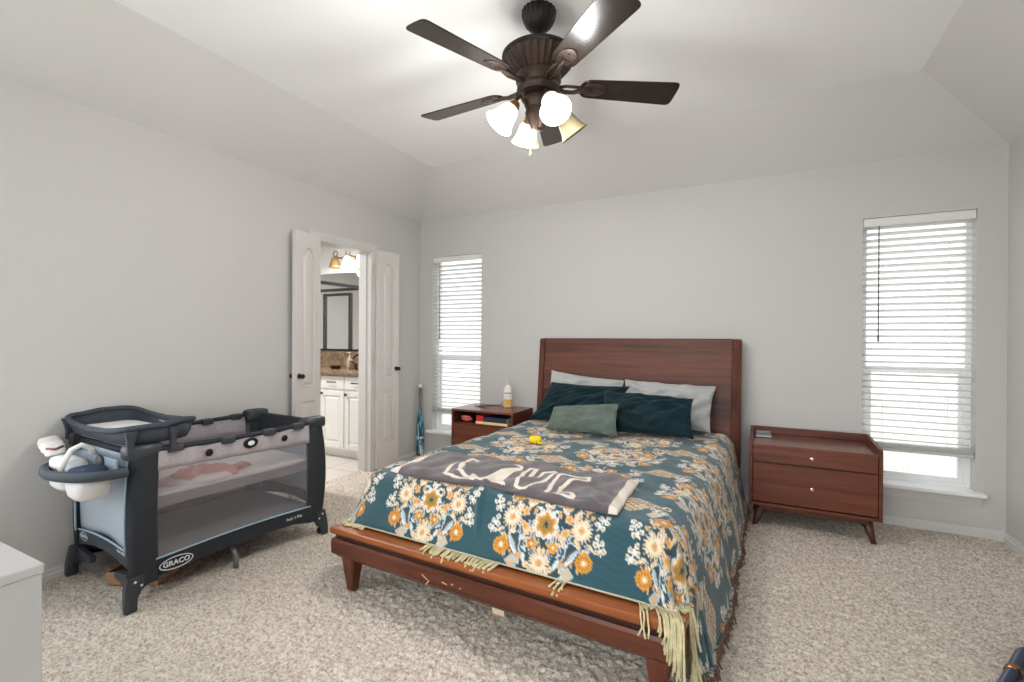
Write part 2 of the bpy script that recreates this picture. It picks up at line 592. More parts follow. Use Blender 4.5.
# ------------------------------------------------------------------ narrow double doors, folded back into the bedroom
def door_leaf(name, hinge, ang, sgn):
    """A leaf in local coords: hinge at the origin, width along +sgn*y when flat on the wall, face towards +x."""
    root = thing(name, None, None, hinge, ang)
    del_keys = [k for k in ('label', 'category') if k in root]
    for k in del_keys: del root[k]
    wd, th, h = 0.262, 0.034, 2.015
    Y = lambda t: sgn * t
    mb = MB()
    x1 = th

    def bx(t0, t1, z0, z1, xa=0.0, xb=th):
        a, b = sorted((Y(t0), Y(t1)))
        mb.box((xa, a, z0), (xb, b, z1))
    rail0, rail1 = 0.060, wd - 0.066
    bx(0, rail0, 0, h); bx(rail1, wd, 0, h)
    bx(rail0, rail1, 0, 0.235); bx(rail0, rail1, 0.715, 0.825)
    # arched head above the upper panel
    pts = []
    zt = 1.835
    N = 14
    for i in range(N + 1):
        t = i / N
        s = rail0 + (rail1 - rail0) * t
        e = 1 - abs(2 * t - 1)
        pts.append((s, zt + 0.062 * float(smooth01(np.array((e - 0.2) / 0.5)))))
    for i in range(N):
        (s0, z0), (s1, z1) = pts[i], pts[i + 1]
        a = [Vector((xx, Y(s), z)) for xx in (0, th) for s, z in ((s0, z0), (s1, z1), (s1, h), (s0, h))]
        mb.rings([a[:4], a[4:]])
    # recessed web and raised fields
    bx(rail0, rail1, 0.235, 0.715, 0.015, 0.019)
    bx(rail0, rail1, 0.825, zt + 0.07, 0.015, 0.019)

    def field(outline):
        c = [(sum(p[0] for p in outline) / len(outline)), (sum(p[1] for p in outline) / len(outline))]
        for side in (1, -1):
            xo = 0.019 if side > 0 else 0.015
            xi = 0.030 if side > 0 else 0.004
            inner = [(c[0] + (p[0] - c[0]) * 0.62, p[1] + (0.018 if p[1] < c[1] else -0.018)) for p in outline]
            mb.rings([[Vector((xo, Y(p[0]), p[1])) for p in outline], [Vector((xi, Y(p[0]), p[1])) for p in inner]])
    g = 0.020
    field([(rail0 + g, 0.235 + g), (rail1 - g, 0.235 + g), (rail1 - g, 0.715 - g), (rail0 + g, 0.715 - g)])
    cx_ = (rail0 + rail1) / 2
    top = [(cx_ + (s - cx_) * (1 - 2 * g / (rail1 - rail0)), z - 0.018) for s, z in reversed(pts)]
    field([(rail0 + g, 0.825 + g), (rail1 - g, 0.825 + g)] + top)
    panel = mb.build('door_panel', M_door, root)
    auto_smooth(panel, 25)
    # knobs on both faces at the free edge
    for side in (1, -1):
        k = MB()
        Mx = Matrix.Translation((th if side > 0 else 0, Y(wd - 0.036), 0.915)) @ Matrix.Rotation(R(90 * side), 4, 'Y')
        k.lathe([(0.021, 0), (0.021, 0.004), (0.007, 0.008), (0.007, 0.022), (0.016, 0.028), (0.019, 0.036), (0.015, 0.045), (0.001, 0.048)], 16, Mx)
        k.build('door_knob', M_bronze, root, smooth=True)
    for z in (0.2, 1.0, 1.82):
        k = MB()
        k.tube([(0.004, Y(-0.006), z - 0.045), (0.004, Y(-0.006), z + 0.045)], 0.007, 8)
        k.box((-0.002, min(Y(0), Y(-0.03)), z - 0.045), (0.003, max(Y(0), Y(-0.03)), z + 0.045))
        k.build('hinge', mat('hinge_paint', rgb(205, 198, 192), 0.4, metal=0.2), root)
    return struct(root)


door_leaf('door_1', (0.022, DOOR[0] + 0.004, 0.02), R(8.5), -1)
door_leaf('door_2', (0.022, DOOR[1] + 0.036, 0.02), R(-5), 1)


# ------------------------------------------------------------------ windows
def window(name, wn, y=0.075, n=(0, 1), apron=True):
    root = thing(name, None, None, (0, 0, 0))
    x0, x1, z0, z1 = wn
    f = MB()
    t = 0.034
    ya, yb = y, y + 0.06
    f.box((x0, ya, z0), (x0 + t, yb, z1)); f.box((x1 - t, ya, z0), (x1, yb, z1))
    f.box((x0 + t, ya, z0), (x1 - t, yb, z0 + t)); f.box((x0 + t, ya, z1 - t), (x1 - t, yb, z1))
    f.build('window_frame', M_vinyl, root, bevel=0.003, seg=1)
    zm = z0 + 0.765
    s = MB()   # lower sash
    s.box((x0 + t, ya + 0.006, zm - 0.022), (x1 - t, ya + 0.04, zm + 0.022))
    s.box((x0 + t, ya + 0.006, z0 + t), (x0 + t + 0.03, ya + 0.036, zm - 0.022)); s.box((x1 - t - 0.03, ya + 0.006, z0 + t), (x1 - t, ya + 0.036, zm - 0.022))
    s.box((x0 + t + 0.03, ya + 0.006, z0 + t), (x1 - t - 0.03, ya + 0.036, z0 + t + 0.035))
    s.build('sash', M_vinyl, root, bevel=0.003, seg=1)
    g = MB()
    g.box((x0 + t, ya + 0.02, z0 + t), (x1 - t, ya + 0.024, zm))
    g.box((x0 + t, ya + 0.04, zm), (x1 - t, ya + 0.044, z1 - t))
    g.build('window_pane', M_pane, root)
    if apron:
        sl = MB()
        sl.box((x0, -0.002, z0 - 0.006), (x1, ya, z0 + 0.012))
        sl.prism([(x0 - 0.042, -0.058), (x1 + 0.042, -0.058), (x1 + 0.042, 0.0), (x0 - 0.042, 0.0)], z0 - 0.012, z0 + 0.012, 'z')
        sl.build('window_sill', M_white, root, bevel=0.005, seg=2)
        ap = MB()
        ap.rings([[(x, 0, z0 - 0.012), (x, -0.026, z0 - 0.012), (x, -0.02, z0 - 0.03), (x, -0.012, z0 - 0.06), (x, -0.008, z0 - 0.075), (x, 0, z0 - 0.075)] for x in (x0 - 0.03, x1 + 0.03)])
        ap.build('sill_apron', M_trim, root)
    return struct(root)


window('window_1', WIN1)
window('window_2', WIN2)
root = thing('window_added_rear', None, None)  # added rear window, out of view, supplies light to the room
f = MB()
x0, x1, z0, z1 = ADDED_WINR
for a, b in ((x0, x0 + 0.05), (x0 + 0.87, x0 + 0.92), (x0 + 1.78, x0 + 1.83), (x1 - 0.05, x1)):
    f.box((a, YB - 0.12, z0), (b, YB - 0.06, z1))
for a, b in ((x0 + 0.05, x0 + 0.87), (x0 + 0.92, x0 + 1.78), (x0 + 1.83, x1 - 0.05)):
    f.box((a, YB - 0.115, z0), (b, YB - 0.065, z0 + 0.05)); f.box((a, YB - 0.115, z1 - 0.05), (b, YB - 0.065, z1))
f.build('window_frame', M_vinyl, root)
MB().box((x0 + 0.02, YB - 0.092, z0 + 0.02), (x1 - 0.02, YB - 0.088, z1 - 0.02)).build('window_pane', M_pane, root)
MB().box((x0 - 0.04, YB + 0.0005, z0 - 0.02), (x1 + 0.04, YB + 0.05, z0 + 0.002)).build('window_sill', M_white, root)
struct(root)
root = thing('window_added_left', None, None)  # added side window, out of view, brightens the right wall and ceiling
f = MB()
y0, y1, z0, z1 = ADDED_WINL
for a, b in ((y0, y0 + 0.05), ((y0 + y1) / 2 - 0.025, (y0 + y1) / 2 + 0.025), (y1 - 0.05, y1)):
    f.box((-0.12, a, z0), (-0.06, b, z1))
ym = (y0 + y1) / 2
for a, b in ((y0 + 0.05, ym - 0.025), (ym + 0.025, y1 - 0.05)):
    f.box((-0.115, a, z0), (-0.065, b, z0 + 0.05)); f.box((-0.115, a, z1 - 0.05), (-0.065, b, z1))
f.build('window_frame', M_vinyl, root)
MB().box((-0.092, y0 + 0.02, z0 + 0.02), (-0.088, y1 - 0.02, z1 - 0.02)).build('window_pane', M_pane, root)
MB().box((-0.0005, y0 - 0.04, z0 - 0.02), (0.05, y1 + 0.04, z0 + 0.002)).build('window_sill', M_white, root)
struct(root)


def blind(name, wn, label, wand_x, zb):
    x0, x1, z0, z1 = wn
    cx = (x0 + x1) / 2
    hw = (x1 - x0) / 2 - 0.006
    root = thing(name, label, 'window blind', (cx, 0.036, zb), 0, 'window blinds on the back wall')
    top = z1 - zb
    h = MB()
    h.box((-hw, -0.028, top - 0.045), (hw, 0.028, top - 0.001))
    h.build('headrail', M_slat, root, bevel=0.003, seg=1)
    v = MB(); v.box((-hw - 0.002, -0.034, top - 0.058), (hw + 0.002, -0.028, top - 0.004))
    v.build('valance', mat('valance', rgb(226, 225, 221), 0.5), root, bevel=0.002, seg=1)
    s = MB()
    z = 0.075
    tilt = R(-17)
    d = 0.0245
    while z < top - 0.06:
        a = Vector((0, -d * math.cos(tilt), -d * math.sin(tilt))); n = Vector((0, -math.sin(tilt), math.cos(tilt))) * 0.0014
        c = Vector((0, 0, z))
        mid = Vector((0, 0, 0.0025))
        prof = [c + a - n, c + mid - n, c - a - n, c - a + n, c + mid + n, c + a + n]
        s.rings([[p + Vector((sx * hw, 0, 0)) for p in prof] for sx in (-1, 1)])
        z += 0.0435
    s.build('slats', M_slat, root)
    MB().box((-hw, -0.027, 0.0), (hw, 0.027, 0.018)).build('bottom_rail', mat('bottom_rail', rgb(196, 196, 192), 0.5), root, bevel=0.003, seg=1)
    # bunched slats stacked just above the bottom rail
    b2 = MB()
    for k in range(5):
        b2.box((-hw, -0.025, 0.0195 + k * 0.0072), (hw, 0.025, 0.0235 + k * 0.0072))
    b2.build('stacked_slats', M_slat, root)
    for x in (-hw * 0.62, hw * 0.55):
        c = MB()
        for y in (-0.0275, 0.0275):
            c.tube([(x, y, 0.015), (x, y, top - 0.05)], 0.0013, 5)
        c.build('ladder_cord', M_slat, root)
    t = MB()
    t.tube([(wand_x - cx, -0.042, top - 0.06), (wand_x - cx, -0.042, top - 0.80)], 0.0042, 8)
    t.lathe([(0.002, 0), (0.006, 0.004), (0.006, 0.04), (0.002, 0.05)], 8, Matrix.Translation((wand_x - cx, -0.042, top - 0.84)))
    t.build('tilt_wand', mat('wand_grey', rgb(92, 92, 92), 0.35) if name == 'window_blind' else mat('wand_clear', rgb(205, 205, 203), 0.3), root)
    return root


blind('window_blind', WIN2, 'white slatted blind with a dark tilt wand, beside the two-drawer nightstand', 3.878, 0.485)
blind('window_blind', WIN1, 'white slatted blind on the narrow window beside the bathroom door', 0.255, 0.455)

# ------------------------------------------------------------------ outside
struct(MB().box((-8, 0.5, -0.45), (13, 14, -0.35)).build('ground_outside', mat('gravel', rgb(150, 147, 142), 0.9, bump=0.6, bscale=30, var=0.25, vscale=25)))
struct(MB().box((-8, YB - 12, -0.45), (13, -3.0, -0.35)).build('ground_rear', mat('pale_bounce_ground', rgb(225, 223, 219), 0.9, var=0.1)))  # unseen ground, made pale to bounce light up to the ceiling


# ================================================================== BED
BED = Matrix.Translation((2.225, -0.062, 0)) @ Matrix.Rotation(R(-2.1), 4, 'Z')
BEDR = R(-2.1)


def bedloc(x, y, z):
    return BED @ Vector((x, y, z))


W_bed = wood('bed_walnut', rgb(60, 29, 19), rgb(104, 55, 35), 'x', 0.32)
W_top = wood('ledge_walnut_sheen', rgb(112, 60, 32), rgb(158, 92, 52), 'x', 0.2)  # lighter walnut, carries the ledge's bright reflection in its colour
W_bedy = wood('rail_walnut', rgb(84, 43, 30), rgb(150, 86, 56), 'y', 0.32)
W_head = wood('headboard_walnut', rgb(56, 30, 22), rgb(102, 58, 42), 'x', 0.5, bands=6.3)
W_leg = wood('leg_walnut', rgb(62, 30, 22), rgb(112, 60, 42), 'z', 0.35)
W_dark = wood('groove_walnut_shade', rgb(38, 20, 16), rgb(66, 36, 28), 'x', 0.4)  # darkened walnut, paints the shade inside the recess

bed = thing('platform_bed', 'walnut platform bed with a tall plain headboard and tapered legs', 'bed', (2.225, -0.062, 0), BEDR)
# headboard leans back against the wall: top at y=0.02, foot forward
hb = MB()
hw = 0.765


def hbp(x, y, z):
    lean = 0.10 * (1.235 - z)
    return Vector((x, y + 0.005 - lean, z))


hb.rings([[hbp(-hw, 0, 0.12), hbp(hw, 0, 0.12), hbp(hw, -0.035, 0.12), hbp(-hw, -0.035, 0.12)],
          [hbp(-hw, 0, 1.228), hbp(hw, 0, 1.228), hbp(hw, -0.035, 1.228), hbp(-hw, -0.035, 1.228)],
          [hbp(-hw, -0.004, 1.234), hbp(hw, -0.004, 1.234), hbp(hw, -0.03, 1.234), hbp(-hw, -0.03, 1.234)]])
hb.build('headboard', W_head, bed, bevel=0.003)
for s in (-1, 1):
    st = MB()
    a, b = (hw + 0.002) * s, 0.828 * s
    rr = []
    for z in (0.12, 1.215, 1.232):
        k = 0.006 if z > 1.22 else 0
        rr.append([hbp(a, 0.0, z), hbp(b - k * s, 0.0, z), hbp(b - k * s, -0.018 + k, z), hbp(a, -0.044 + k, z)])
    st.rings(rr)
    st.build('headboard_wing', wood('wing_walnut', rgb(62, 34, 26), rgb(108, 62, 46), 'z', 0.48), bed, bevel=0.003)
# platform: overhanging ledge, shadow groove, bevelled lower rail
FX, FY = 0.825, -2.325


def frame_ring(mb, x, y, z0, z1, slope=0.0, wdt=0.16):
    """Foot and side rails of one tier, mitred, with a canted outer face."""
    def ring(xo, yo, z):
        return [Vector(p) for p in ((-xo, -0.10, z), (-xo, yo, z), (xo, yo, z), (xo, -0.10, z), (xo - wdt, -0.10, z), (xo - wdt, yo + wdt, z), (-xo + wdt, yo + wdt, z), (-xo + wdt, -0.10, z))]
    mb.rings([ring(x - slope, y + slope, z0), ring(x, y, z0 + (z1 - z0) * 0.25), ring(x, y, z1 - (z1 - z0) * 0.15), ring(x - 0.004, y + 0.004, z1)])


m_ = MB(); frame_ring(m_, FX, FY, 0.272, 0.306, 0.006); m_.build('ledge', W_top, bed)
m_ = MB(); frame_ring(m_, FX - 0.020, FY + 0.020, 0.245, 0.274, 0.0); m_.build('groove', W_dark, bed)
m_ = MB(); frame_ring(m_, FX - 0.004, FY + 0.004, 0.157, 0.25, 0.022); m_.build('rail', W_bed, bed)
# scuffs in the varnish of the foot rail
M_scuff = mat('bare_wood', rgb(204, 160, 118), 0.6)
for (x, z, l, a) in ((-0.235, 0.205, 0.035, 0.5), (-0.22, 0.185, 0.03, -0.9), (-0.13, 0.205, 0.028, 0.15), (-0.09, 0.21, 0.012, 0.1), (-0.05, 0.204, 0.010, 0.1)):
    Mx = Matrix.Translation((x, FY + 0.0035, z)) @ Matrix.Rotation(a, 4, 'Y')
    MB().box((-l / 2, -0.0006, -0.0025), (l / 2, 0.0006, 0.0025), Mx).build('scuff', M_scuff, bed)
# slatted deck under the mattress
m_ = MB()
for i in range(14):
    y = -0.14 - i * 0.15
    m_.box((-FX + 0.15, y - 0.045, 0.262), (FX - 0.15, y + 0.045, 0.28))
m_.build('slat_deck', mat('pine', rgb(205, 176, 134), 0.6, var=0.1), bed)
# legs
for (x, y) in ((-0.735, -2.262), (0.735, -2.262), (-0.735, -0.22), (0.735, -0.22)):
    l = MB()
    rings = []
    for z, r in ((0, 0.021), (0.02, 0.023), (0.16, 0.040)):
        rings.append([Vector((x + r * c[0], y + r * c[1], z)) for c in ((-0.8, -1), (0.8, -1), (1, -0.8), (1, 0.8), (0.8, 1), (-0.8, 1), (-1, 0.8), (-1, -0.8))])
    l.rings(rings)
    l.build('leg', W_leg, bed)
# pale pine centre support leg
for y in (-2.07, -1.1):
    MB().box((-0.03, y - 0.03, 0.0), (0.03, y + 0.03, 0.262)).build('support_leg', mat('pale_pine', rgb(226, 208, 172), 0.6, var=0.08), bed)
MB().box((-0.028, -2.16, 0.20), (0.028, -0.15, 0.262)).build('centre_beam', mat('pine_beam', rgb(205, 176, 134), 0.6, var=0.1), bed)

# ------------------------------------------------------------------ mattress
MT = 0.545           # mattress top
MXE, MYE = 0.70, -2.10


def soft_box(name, x0, x1, y0, y1, z0, z1, r, m, parent=None, seg=5):
    mb = MB(); mb.box((x0, y0, z0), (x1, y1, z1))
    return auto_smooth(mb.build(name, m, parent, bevel=r, seg=seg), 80)


mt = soft_box('mattress', -MXE, MXE, MYE + 0.01, -0.16, 0.285, MT - 0.008, 0.045, mat('mattress_ticking', rgb(232, 230, 225), 0.9))
mt.matrix_world = BED
tag(mt, 'white mattress lying on the walnut platform bed under the floral coverlet', 'mattress')

# ------------------------------------------------------------------ floral coverlet
TEAL = np.array(rgb(25, 70, 81)[:3]); NAVY = np.array(rgb(28, 46, 58)[:3]); CREAM = np.array(rgb(222, 204, 172)[:3])
WHITE = np.array(rgb(216, 214, 206)[:3]); OCHRE = np.array(rgb(200, 142, 44)[:3]); RUST = np.array(rgb(160, 92, 36)[:3])
PEACH = np.array(rgb(208, 168, 124)[:3]); PALE = np.array(rgb(158, 186, 200)[:3]); OLIVE = np.array(rgb(150, 118, 52)[:3]); STONE = np.array(rgb(188, 172, 148)[:3])
BROWN = np.array(rgb(92, 66, 52)[:3])
CELL_U, CELL_V = 0.585, 0.50


def paint(col, mask, c):
    col[mask] = c


def floral(u, v):
    """Woven medallion pattern; u across the bed, v along it (metres). Returns an RGB array."""
    col = np.empty(u.shape + (3,)); col[:] = TEAL
    # slubby weave
    col *= (1 + 0.07 * np.sin(v * 900 + 2 * np.sin(u * 40)))[..., None]
    uu = (u + CELL_U / 2) % CELL_U - CELL_U / 2
    vv = (v + CELL_V / 2) % CELL_V - CELL_V / 2
    x = np.abs(uu); y = vv
    r = np.hypot(uu, vv); th = np.arctan2(uu, vv)

    def disc(cx, cy, rad, c, lobes=0, amp=0.0, ph=0.0, base=None):
        dx, dy = x - cx, y - cy
        d = np.hypot(dx, dy); a = np.arctan2(dy, dx)
        paint(col, d < rad * (1 + amp * np.cos(lobes * a + ph)), c)

    def stroke(pts, wd, c):
        for (ax, ay), (bx, by) in zip(pts[:-1], pts[1:]):
            ex, ey = bx - ax, by - ay
            t = np.clip(((x - ax) * ex + (y - ay) * ey) / (ex * ex + ey * ey), 0, 1)
            paint(col, np.hypot(x - ax - t * ex, y - ay - t * ey) < wd, c)

    def leaf(cx, cy, ang, ln, wd, c, c2=None):
        ca, sa = math.cos(ang), math.sin(ang)
        p = (x - cx) * ca + (y - cy) * sa; q = -(x - cx) * sa + (y - cy) * ca
        w_ = wd * (1 - (p / ln) ** 2)
        m = (np.abs(p) < ln) & (np.abs(q) < w_)
        paint(col, m, c)
        if c2 is not None:
            paint(col, (np.abs(p) < ln * 0.75) & (np.abs(q) < w_ * 0.45), c2)

    def spiky(cx, cy, rad, n=14):
        dx, dy = x - cx, y - cy
        d = np.hypot(dx, dy); a = np.arctan2(dy, dx)
        saw = np.abs(((a * n / (2 * PI)) % 1) - 0.5) * 2
        paint(col, d < rad * (0.55 + 0.45 * saw), STONE)
        paint(col, d < rad * (0.45 + 0.42 * saw), CREAM)
        paint(col, d < rad * (0.28 + 0.22 * (1 - saw)), WHITE)
        paint(col, d < rad * 0.30, PEACH)
        paint(col, d < rad * 0.14, OCHRE)

    def sun(cx, cy, rad, n=16):
        disc(cx, cy, rad, OCHRE, n, 0.06)
        dx, dy = x - cx, y - cy
        d = np.hypot(dx, dy); a = np.arctan2(dy, dx)
        paint(col, (np.abs(d - rad * 0.62) < rad * 0.14) & (np.cos(12 * a) > 0), RUST)
        paint(col, d < rad * 0.34, PEACH); paint(col, d < rad * 0.2, WHITE)

    def trefoil(cx, cy, ang):
        for k, (f, g) in enumerate(((0.016, 0.014), (0.016, -0.014), (0.040, 0.0), (-0.012, 0.013), (-0.012, -0.013))):
            px = cx + f * math.cos(ang) - g * math.sin(ang); py = cy + f * math.sin(ang) + g * math.cos(ang)
            disc(px, py, 0.0105, WHITE); disc(px, py, 0.0062, STONE * 0.8)
        stroke([(cx - 0.03 * math.cos(ang), cy - 0.03 * math.sin(ang)), (cx + 0.03 * math.cos(ang), cy + 0.03 * math.sin(ang))], 0.003, WHITE)

    # darker ground inside the wreath
    paint(col, r < 0.205 * (1 + 0.05 * np.cos(8 * th)), TEAL * 0.62 + NAVY * 0.38)
    # vines
    stroke([(0.0, -0.19), (0.05, -0.165), (0.095, -0.11), (0.105, -0.04), (0.13, 0.03)], 0.0036, PALE)
    stroke([(0.0, 0.17), (0.04, 0.16), (0.085, 0.13), (0.11, 0.09)], 0.0036, PALE)
    stroke([(0.02, -0.115), (0.045, -0.085), (0.04, -0.05)], 0.0045, PALE)
    stroke([(0.105, -0.04), (0.15, -0.06)], 0.003, WHITE)
    # banded crescent leaves
    for (cx, cy, a) in ((0.125, -0.105, 0.95), (0.075, 0.150, -0.5), (0.145, 0.105, -0.9)):
        leaf(cx, cy, a, 0.050, 0.022, BROWN, WHITE)
        leaf(cx + 0.004, cy + 0.012, a, 0.036, 0.008, PALE)
    # small leaves and buds
    for k, (cx, cy, a) in enumerate(((0.045, -0.16, 0.4), (0.07, -0.135, 1.2), (0.088, -0.06, 2.2), (0.088, -0.02, 1.3), (0.115, -0.005, 0.2), (0.02, 0.145, 0.8), (0.06, 0.128, -0.3), (0.09, 0.075, 1.0), (0.17, -0.075, 0.9), (0.165, -0.12, 2.1), (0.055, -0.03, 1.4), (0.16, 0.075, 0.3))):
        leaf(cx, cy, a, 0.022, 0.010, (CREAM, PALE, WHITE, PEACH)[k % 4], (OCHRE, WHITE, STONE, CREAM)[k % 4])
    # sprays of small leaves filling the wreath
    rl = random.Random(11)
    for k in range(105):
        ra = rl.uniform(0.062, 0.225); aa = rl.uniform(-PI / 2, PI / 2)
        leaf(ra * math.cos(aa), ra * math.sin(aa), rl.uniform(0, PI), rl.uniform(0.010, 0.024), rl.uniform(0.0045, 0.010), (CREAM, STONE, PALE, WHITE, STONE, PEACH)[k % 6], (STONE, CREAM, NAVY, PALE, BROWN, OCHRE)[(k * 5) % 6])
    # big spiky flowers and suns
    spiky(0.152, 0.004, 0.052, 18)
    spiky(0.0, -0.145, 0.050, 20); spiky(0.0, 0.150, 0.036, 16)
    sun(0.178, -0.110, 0.034); sun(0.140, 0.115, 0.033); sun(0.062, 0.172, 0.024)
    sun(0.046, -0.080, 0.020, 10)
    for (cx, cy) in ((0.082, 0.085), (0.088, -0.020), (0.048, 0.105), (0.095, 0.035)):
        disc(cx, cy, 0.017, PEACH, 5, 0.2); disc(cx, cy, 0.008, OCHRE)
    # diamonds
    for (cx, cy) in ((0.120, -0.162), (0.190, 0.165)):
        d = np.abs(x - cx) + np.abs(y - cy)
        paint(col, d < 0.030, PALE); paint(col, d < 0.024, STONE); paint(col, d < 0.011, PEACH)
    # trefoil sprigs round the rim
    trefoil(0.226, 0.045, 1.1); trefoil(0.230, -0.045, 1.9); trefoil(0.170, 0.195, 0.5); trefoil(0.030, -0.218, -1.5)
    # central rosette
    paint(col, r < 0.054 * (1 + 0.09 * np.cos(12 * th)), WHITE)
    paint(col, (np.abs(r - 0.048) < 0.005) & (np.cos(24 * th) > 0.3), STONE)
    paint(col, r < 0.040 * (1 + 0.12 * np.cos(6 * th)), OCHRE)
    paint(col, r < 0.030 * (1 + 0.12 * np.cos(6 * th)), OLIVE)
    paint(col, r < 0.011 * (1 + 0.3 * np.cos(5 * th)), NAVY)
    # lattice lozenges at the cell corners
    uc = np.abs((u % CELL_U) - CELL_U / 2); vc = np.abs((v % CELL_V) - CELL_V / 2)
    dd = uc / 0.115 + vc / 0.072 + np.where(v < -0.12, 9.0, 0.0)
    lat = dd < 1
    paint(col, dd < 1.06, CREAM)
    paint(col, lat, BROWN * 0.6 + NAVY * 0.4)
    p = (uc / 0.115 + vc / 0.072) * 3; q = (uc / 0.115 - vc / 0.072) * 3
    pr = np.hypot((p % 1) - 0.5, (q % 1) - 0.5)
    paint(col, lat & (pr < 0.42), CREAM); paint(col, lat & (pr < 0.28), PEACH); paint(col, lat & (pr < 0.12), RUST)
    for s in (-1, 1):
        rr = np.hypot(((u % CELL_U) - CELL_U / 2) - s * 0.135, vc)
        paint(col, (np.abs(rr - 0.014) < 0.004), CREAM)
    return col


def bend(d, top, r, angle, drop):
    """Section of cloth going over an edge: returns (outward, z) for arc length d; it turns by angle over radius r, then runs straight until it has dropped to
    drop, then lies flat."""
    arc = r * angle
    d = np.asarray(d, float)
    a = np.clip(d, 0, arc) / r
    o = r * np.sin(a); z = top - r * (1 - np.cos(a))
    rest = np.maximum(d - arc, 0)
    zl = (top - r * (1 - math.cos(angle)))
    ln = max((zl - drop) / math.sin(angle), 1e-6)
    st = np.minimum(rest, ln)
    o = o + st * math.cos(angle); z = z - st * math.sin(angle)
    o = o + np.maximum(rest - ln, 0)
    return o, z


S0, S1 = 0.70, 0.685                 # flat half widths (left, right)
Tf = 1.925                           # flat length from the head end to the foot fold
YH = -0.17                          # head end of the cloth
LEFT, RIGHT, FOOT = 0.31, 0.575, 0.300
STEP = 0.0056
ss = np.arange(-S0 - LEFT, S1 + RIGHT + 1e-6, STEP)
tt = np.arange(0, Tf + FOOT + 1e-6, STEP)
S, Tq = np.meshgrid(ss, tt)
dr = np.maximum(S - S1, 0); dl = np.maximum(-S - S0, 0); df = np.maximum(Tq - Tf, 0)
side = np.where(dr > 0, dr, dl)
dist = np.hypot(side, df)
phi = np.arctan2(df, side)          # 0 = side, pi/2 = foot
# corners: keep the swing of the cloth within the hem lengths
rect = np.where(dr > 0, np.minimum(RIGHT / np.maximum(np.cos(phi), 1e-6), FOOT / np.maximum(np.sin(phi), 1e-6)), np.minimum(LEFT / np.maximum(np.cos(phi), 1e-6), FOOT / np.maximum(np.sin(phi), 1e-6)))
w_ = smooth01(phi / (PI / 2))
lim = np.where(dr > 0, RIGHT * 0.985 * (1 - w_) + FOOT * w_, LEFT * (1 - w_) + FOOT * w_)
corner = (side > 0) & (df > 0)
lim2 = np.where(dr > 0, np.minimum(rect, lim + 0.03), np.minimum(rect, lim + 0.02))
dist = np.where(corner, dist * lim2 / np.maximum(rect, 1e-6), dist)
top = MT + 0.004
oR, zR = bend(dist, top, 0.11, R(79), 0.06)
oL, zL = bend(dist, top, 0.08, R(70), 0.312)
oF, zF = bend(dist, top, 0.075, R(63), 0.312)
oS = np.where(dr > 0, oR, oL); zS = np.where(dr > 0, zR, zL)
wf = np.where(side > 0, smooth01((phi - 0.62) / 0.75), 1.0)
wf = np.where(df > 0, wf, 0.0)
wfl = np.where(df > 0, np.where(side > 0, smooth01(phi / (PI / 2)), 1.0), 0.0)
wf = np.where(dl > 0, wfl, wf)
out = oS * (1 - wf) + oF * wf
zz = zS * (1 - wf) + zF * wf
edge = (dist > 0)
out = np.where(edge, out, 0); zz = np.where(edge, zz, top)
sgn = np.where(dr > 0, 1.0, np.where(dl > 0, -1.0, 0.0))
dirx = np.where(edge, np.cos(phi) * sgn, 0); diry = np.where(edge, -np.sin(phi), 0)
# folds: fanning at the right foot corner, light swags on the long side and foot
amp = smooth01(dist / 0.35)
fold = 0.020 * amp * np.sin(phi * 12.5 + 0.8) * np.where((dr > 0) & (df > 0), 1, 0) * np.sin(np.clip(phi / (PI / 2), 0, 1) * PI)
fold = fold + np.where((dr > 0) & (df <= 0), amp * smooth01((Tq - 0.25) / 0.8) * (0.009 * (1 + np.sin(Tq * 9 + 1.0)) + 0.004 * (1 + np.sin(Tq * 31 + S * 4))), 0)
fold = fold + np.where((df > 0) & (side <= 0), 0.6 * amp * (0.010 * np.sin(S * 9 + 0.7) + 0.004 * np.sin(S * 37)), 0) * (zz > 0.33)
bx_ = np.clip(S, -S0, S1) + dirx * (out + fold)
by_ = YH - np.minimum(Tq, Tf) + diry * (out + fold)
# the cloth rests on the platform's ledge wherever it lies over it
over = (np.abs(bx_) < 0.832) & (by_ > -2.333)
zz = np.where(over, np.maximum(zz, 0.312), zz)
# creases over the top
flat = 1 - smooth01(dist / 0.15)
u1 = S * 0.55 + Tq * 0.83
zz = zz + flat * (0.0045 * np.sin(u1 * 21 + 2.2 * np.sin(S * 3.1)) + 0.003 * np.sin((Tq - 0.45 * S) * 47 + 1.5 * np.sin(S * 7)) * smooth01((S + 0.1) / 0.5) + 0.0025 * np.sin(S * 26 + Tq * 5))
zz = zz + 0.0012 * value_noise(S.shape, 5)
# raised pull across the foot near the middle
ridge = np.exp(-((S - (-0.10 + 0.22 * (Tq - Tf + 0.1))) / 0.016) ** 2) * smooth01((Tq - Tf + 0.22) / 0.2) * (1 - smooth01((Tq - Tf - 0.16) / 0.08))
zz = zz + 0.012 * ridge
by_ = by_ - 0.008 * ridge * (df > 0)
P = np.stack([bx_, by_, zz], -1)
UV_U = S + 0.316     # medallion columns
UV_V = -(Tq - Tf - 0.115)         # a row centred on the foot drop
cov = link('coverlet', numpy_grid('coverlet', P, floral(UV_U, UV_V)), pattern_mat('floral_weave', 0.85, 0.35, 420, 0.3))
cov.matrix_world = BED
md = cov.modifiers.new('thickness', 'SOLIDIFY'); md.thickness = 0.0035; md.offset = -1
tag(cov, 'teal coverlet woven with ochre and cream flower medallions, draped over the bed', 'bedspread')


def hem_points(edge_pts, n):
    d = np.concatenate([[0], np.cumsum(np.linalg.norm(np.diff(edge_pts, axis=0), axis=1))])
    q = np.linspace(0, d[-1], n)
    return np.stack([np.interp(q, d, edge_pts[:, k]) for k in range(3)], -1)


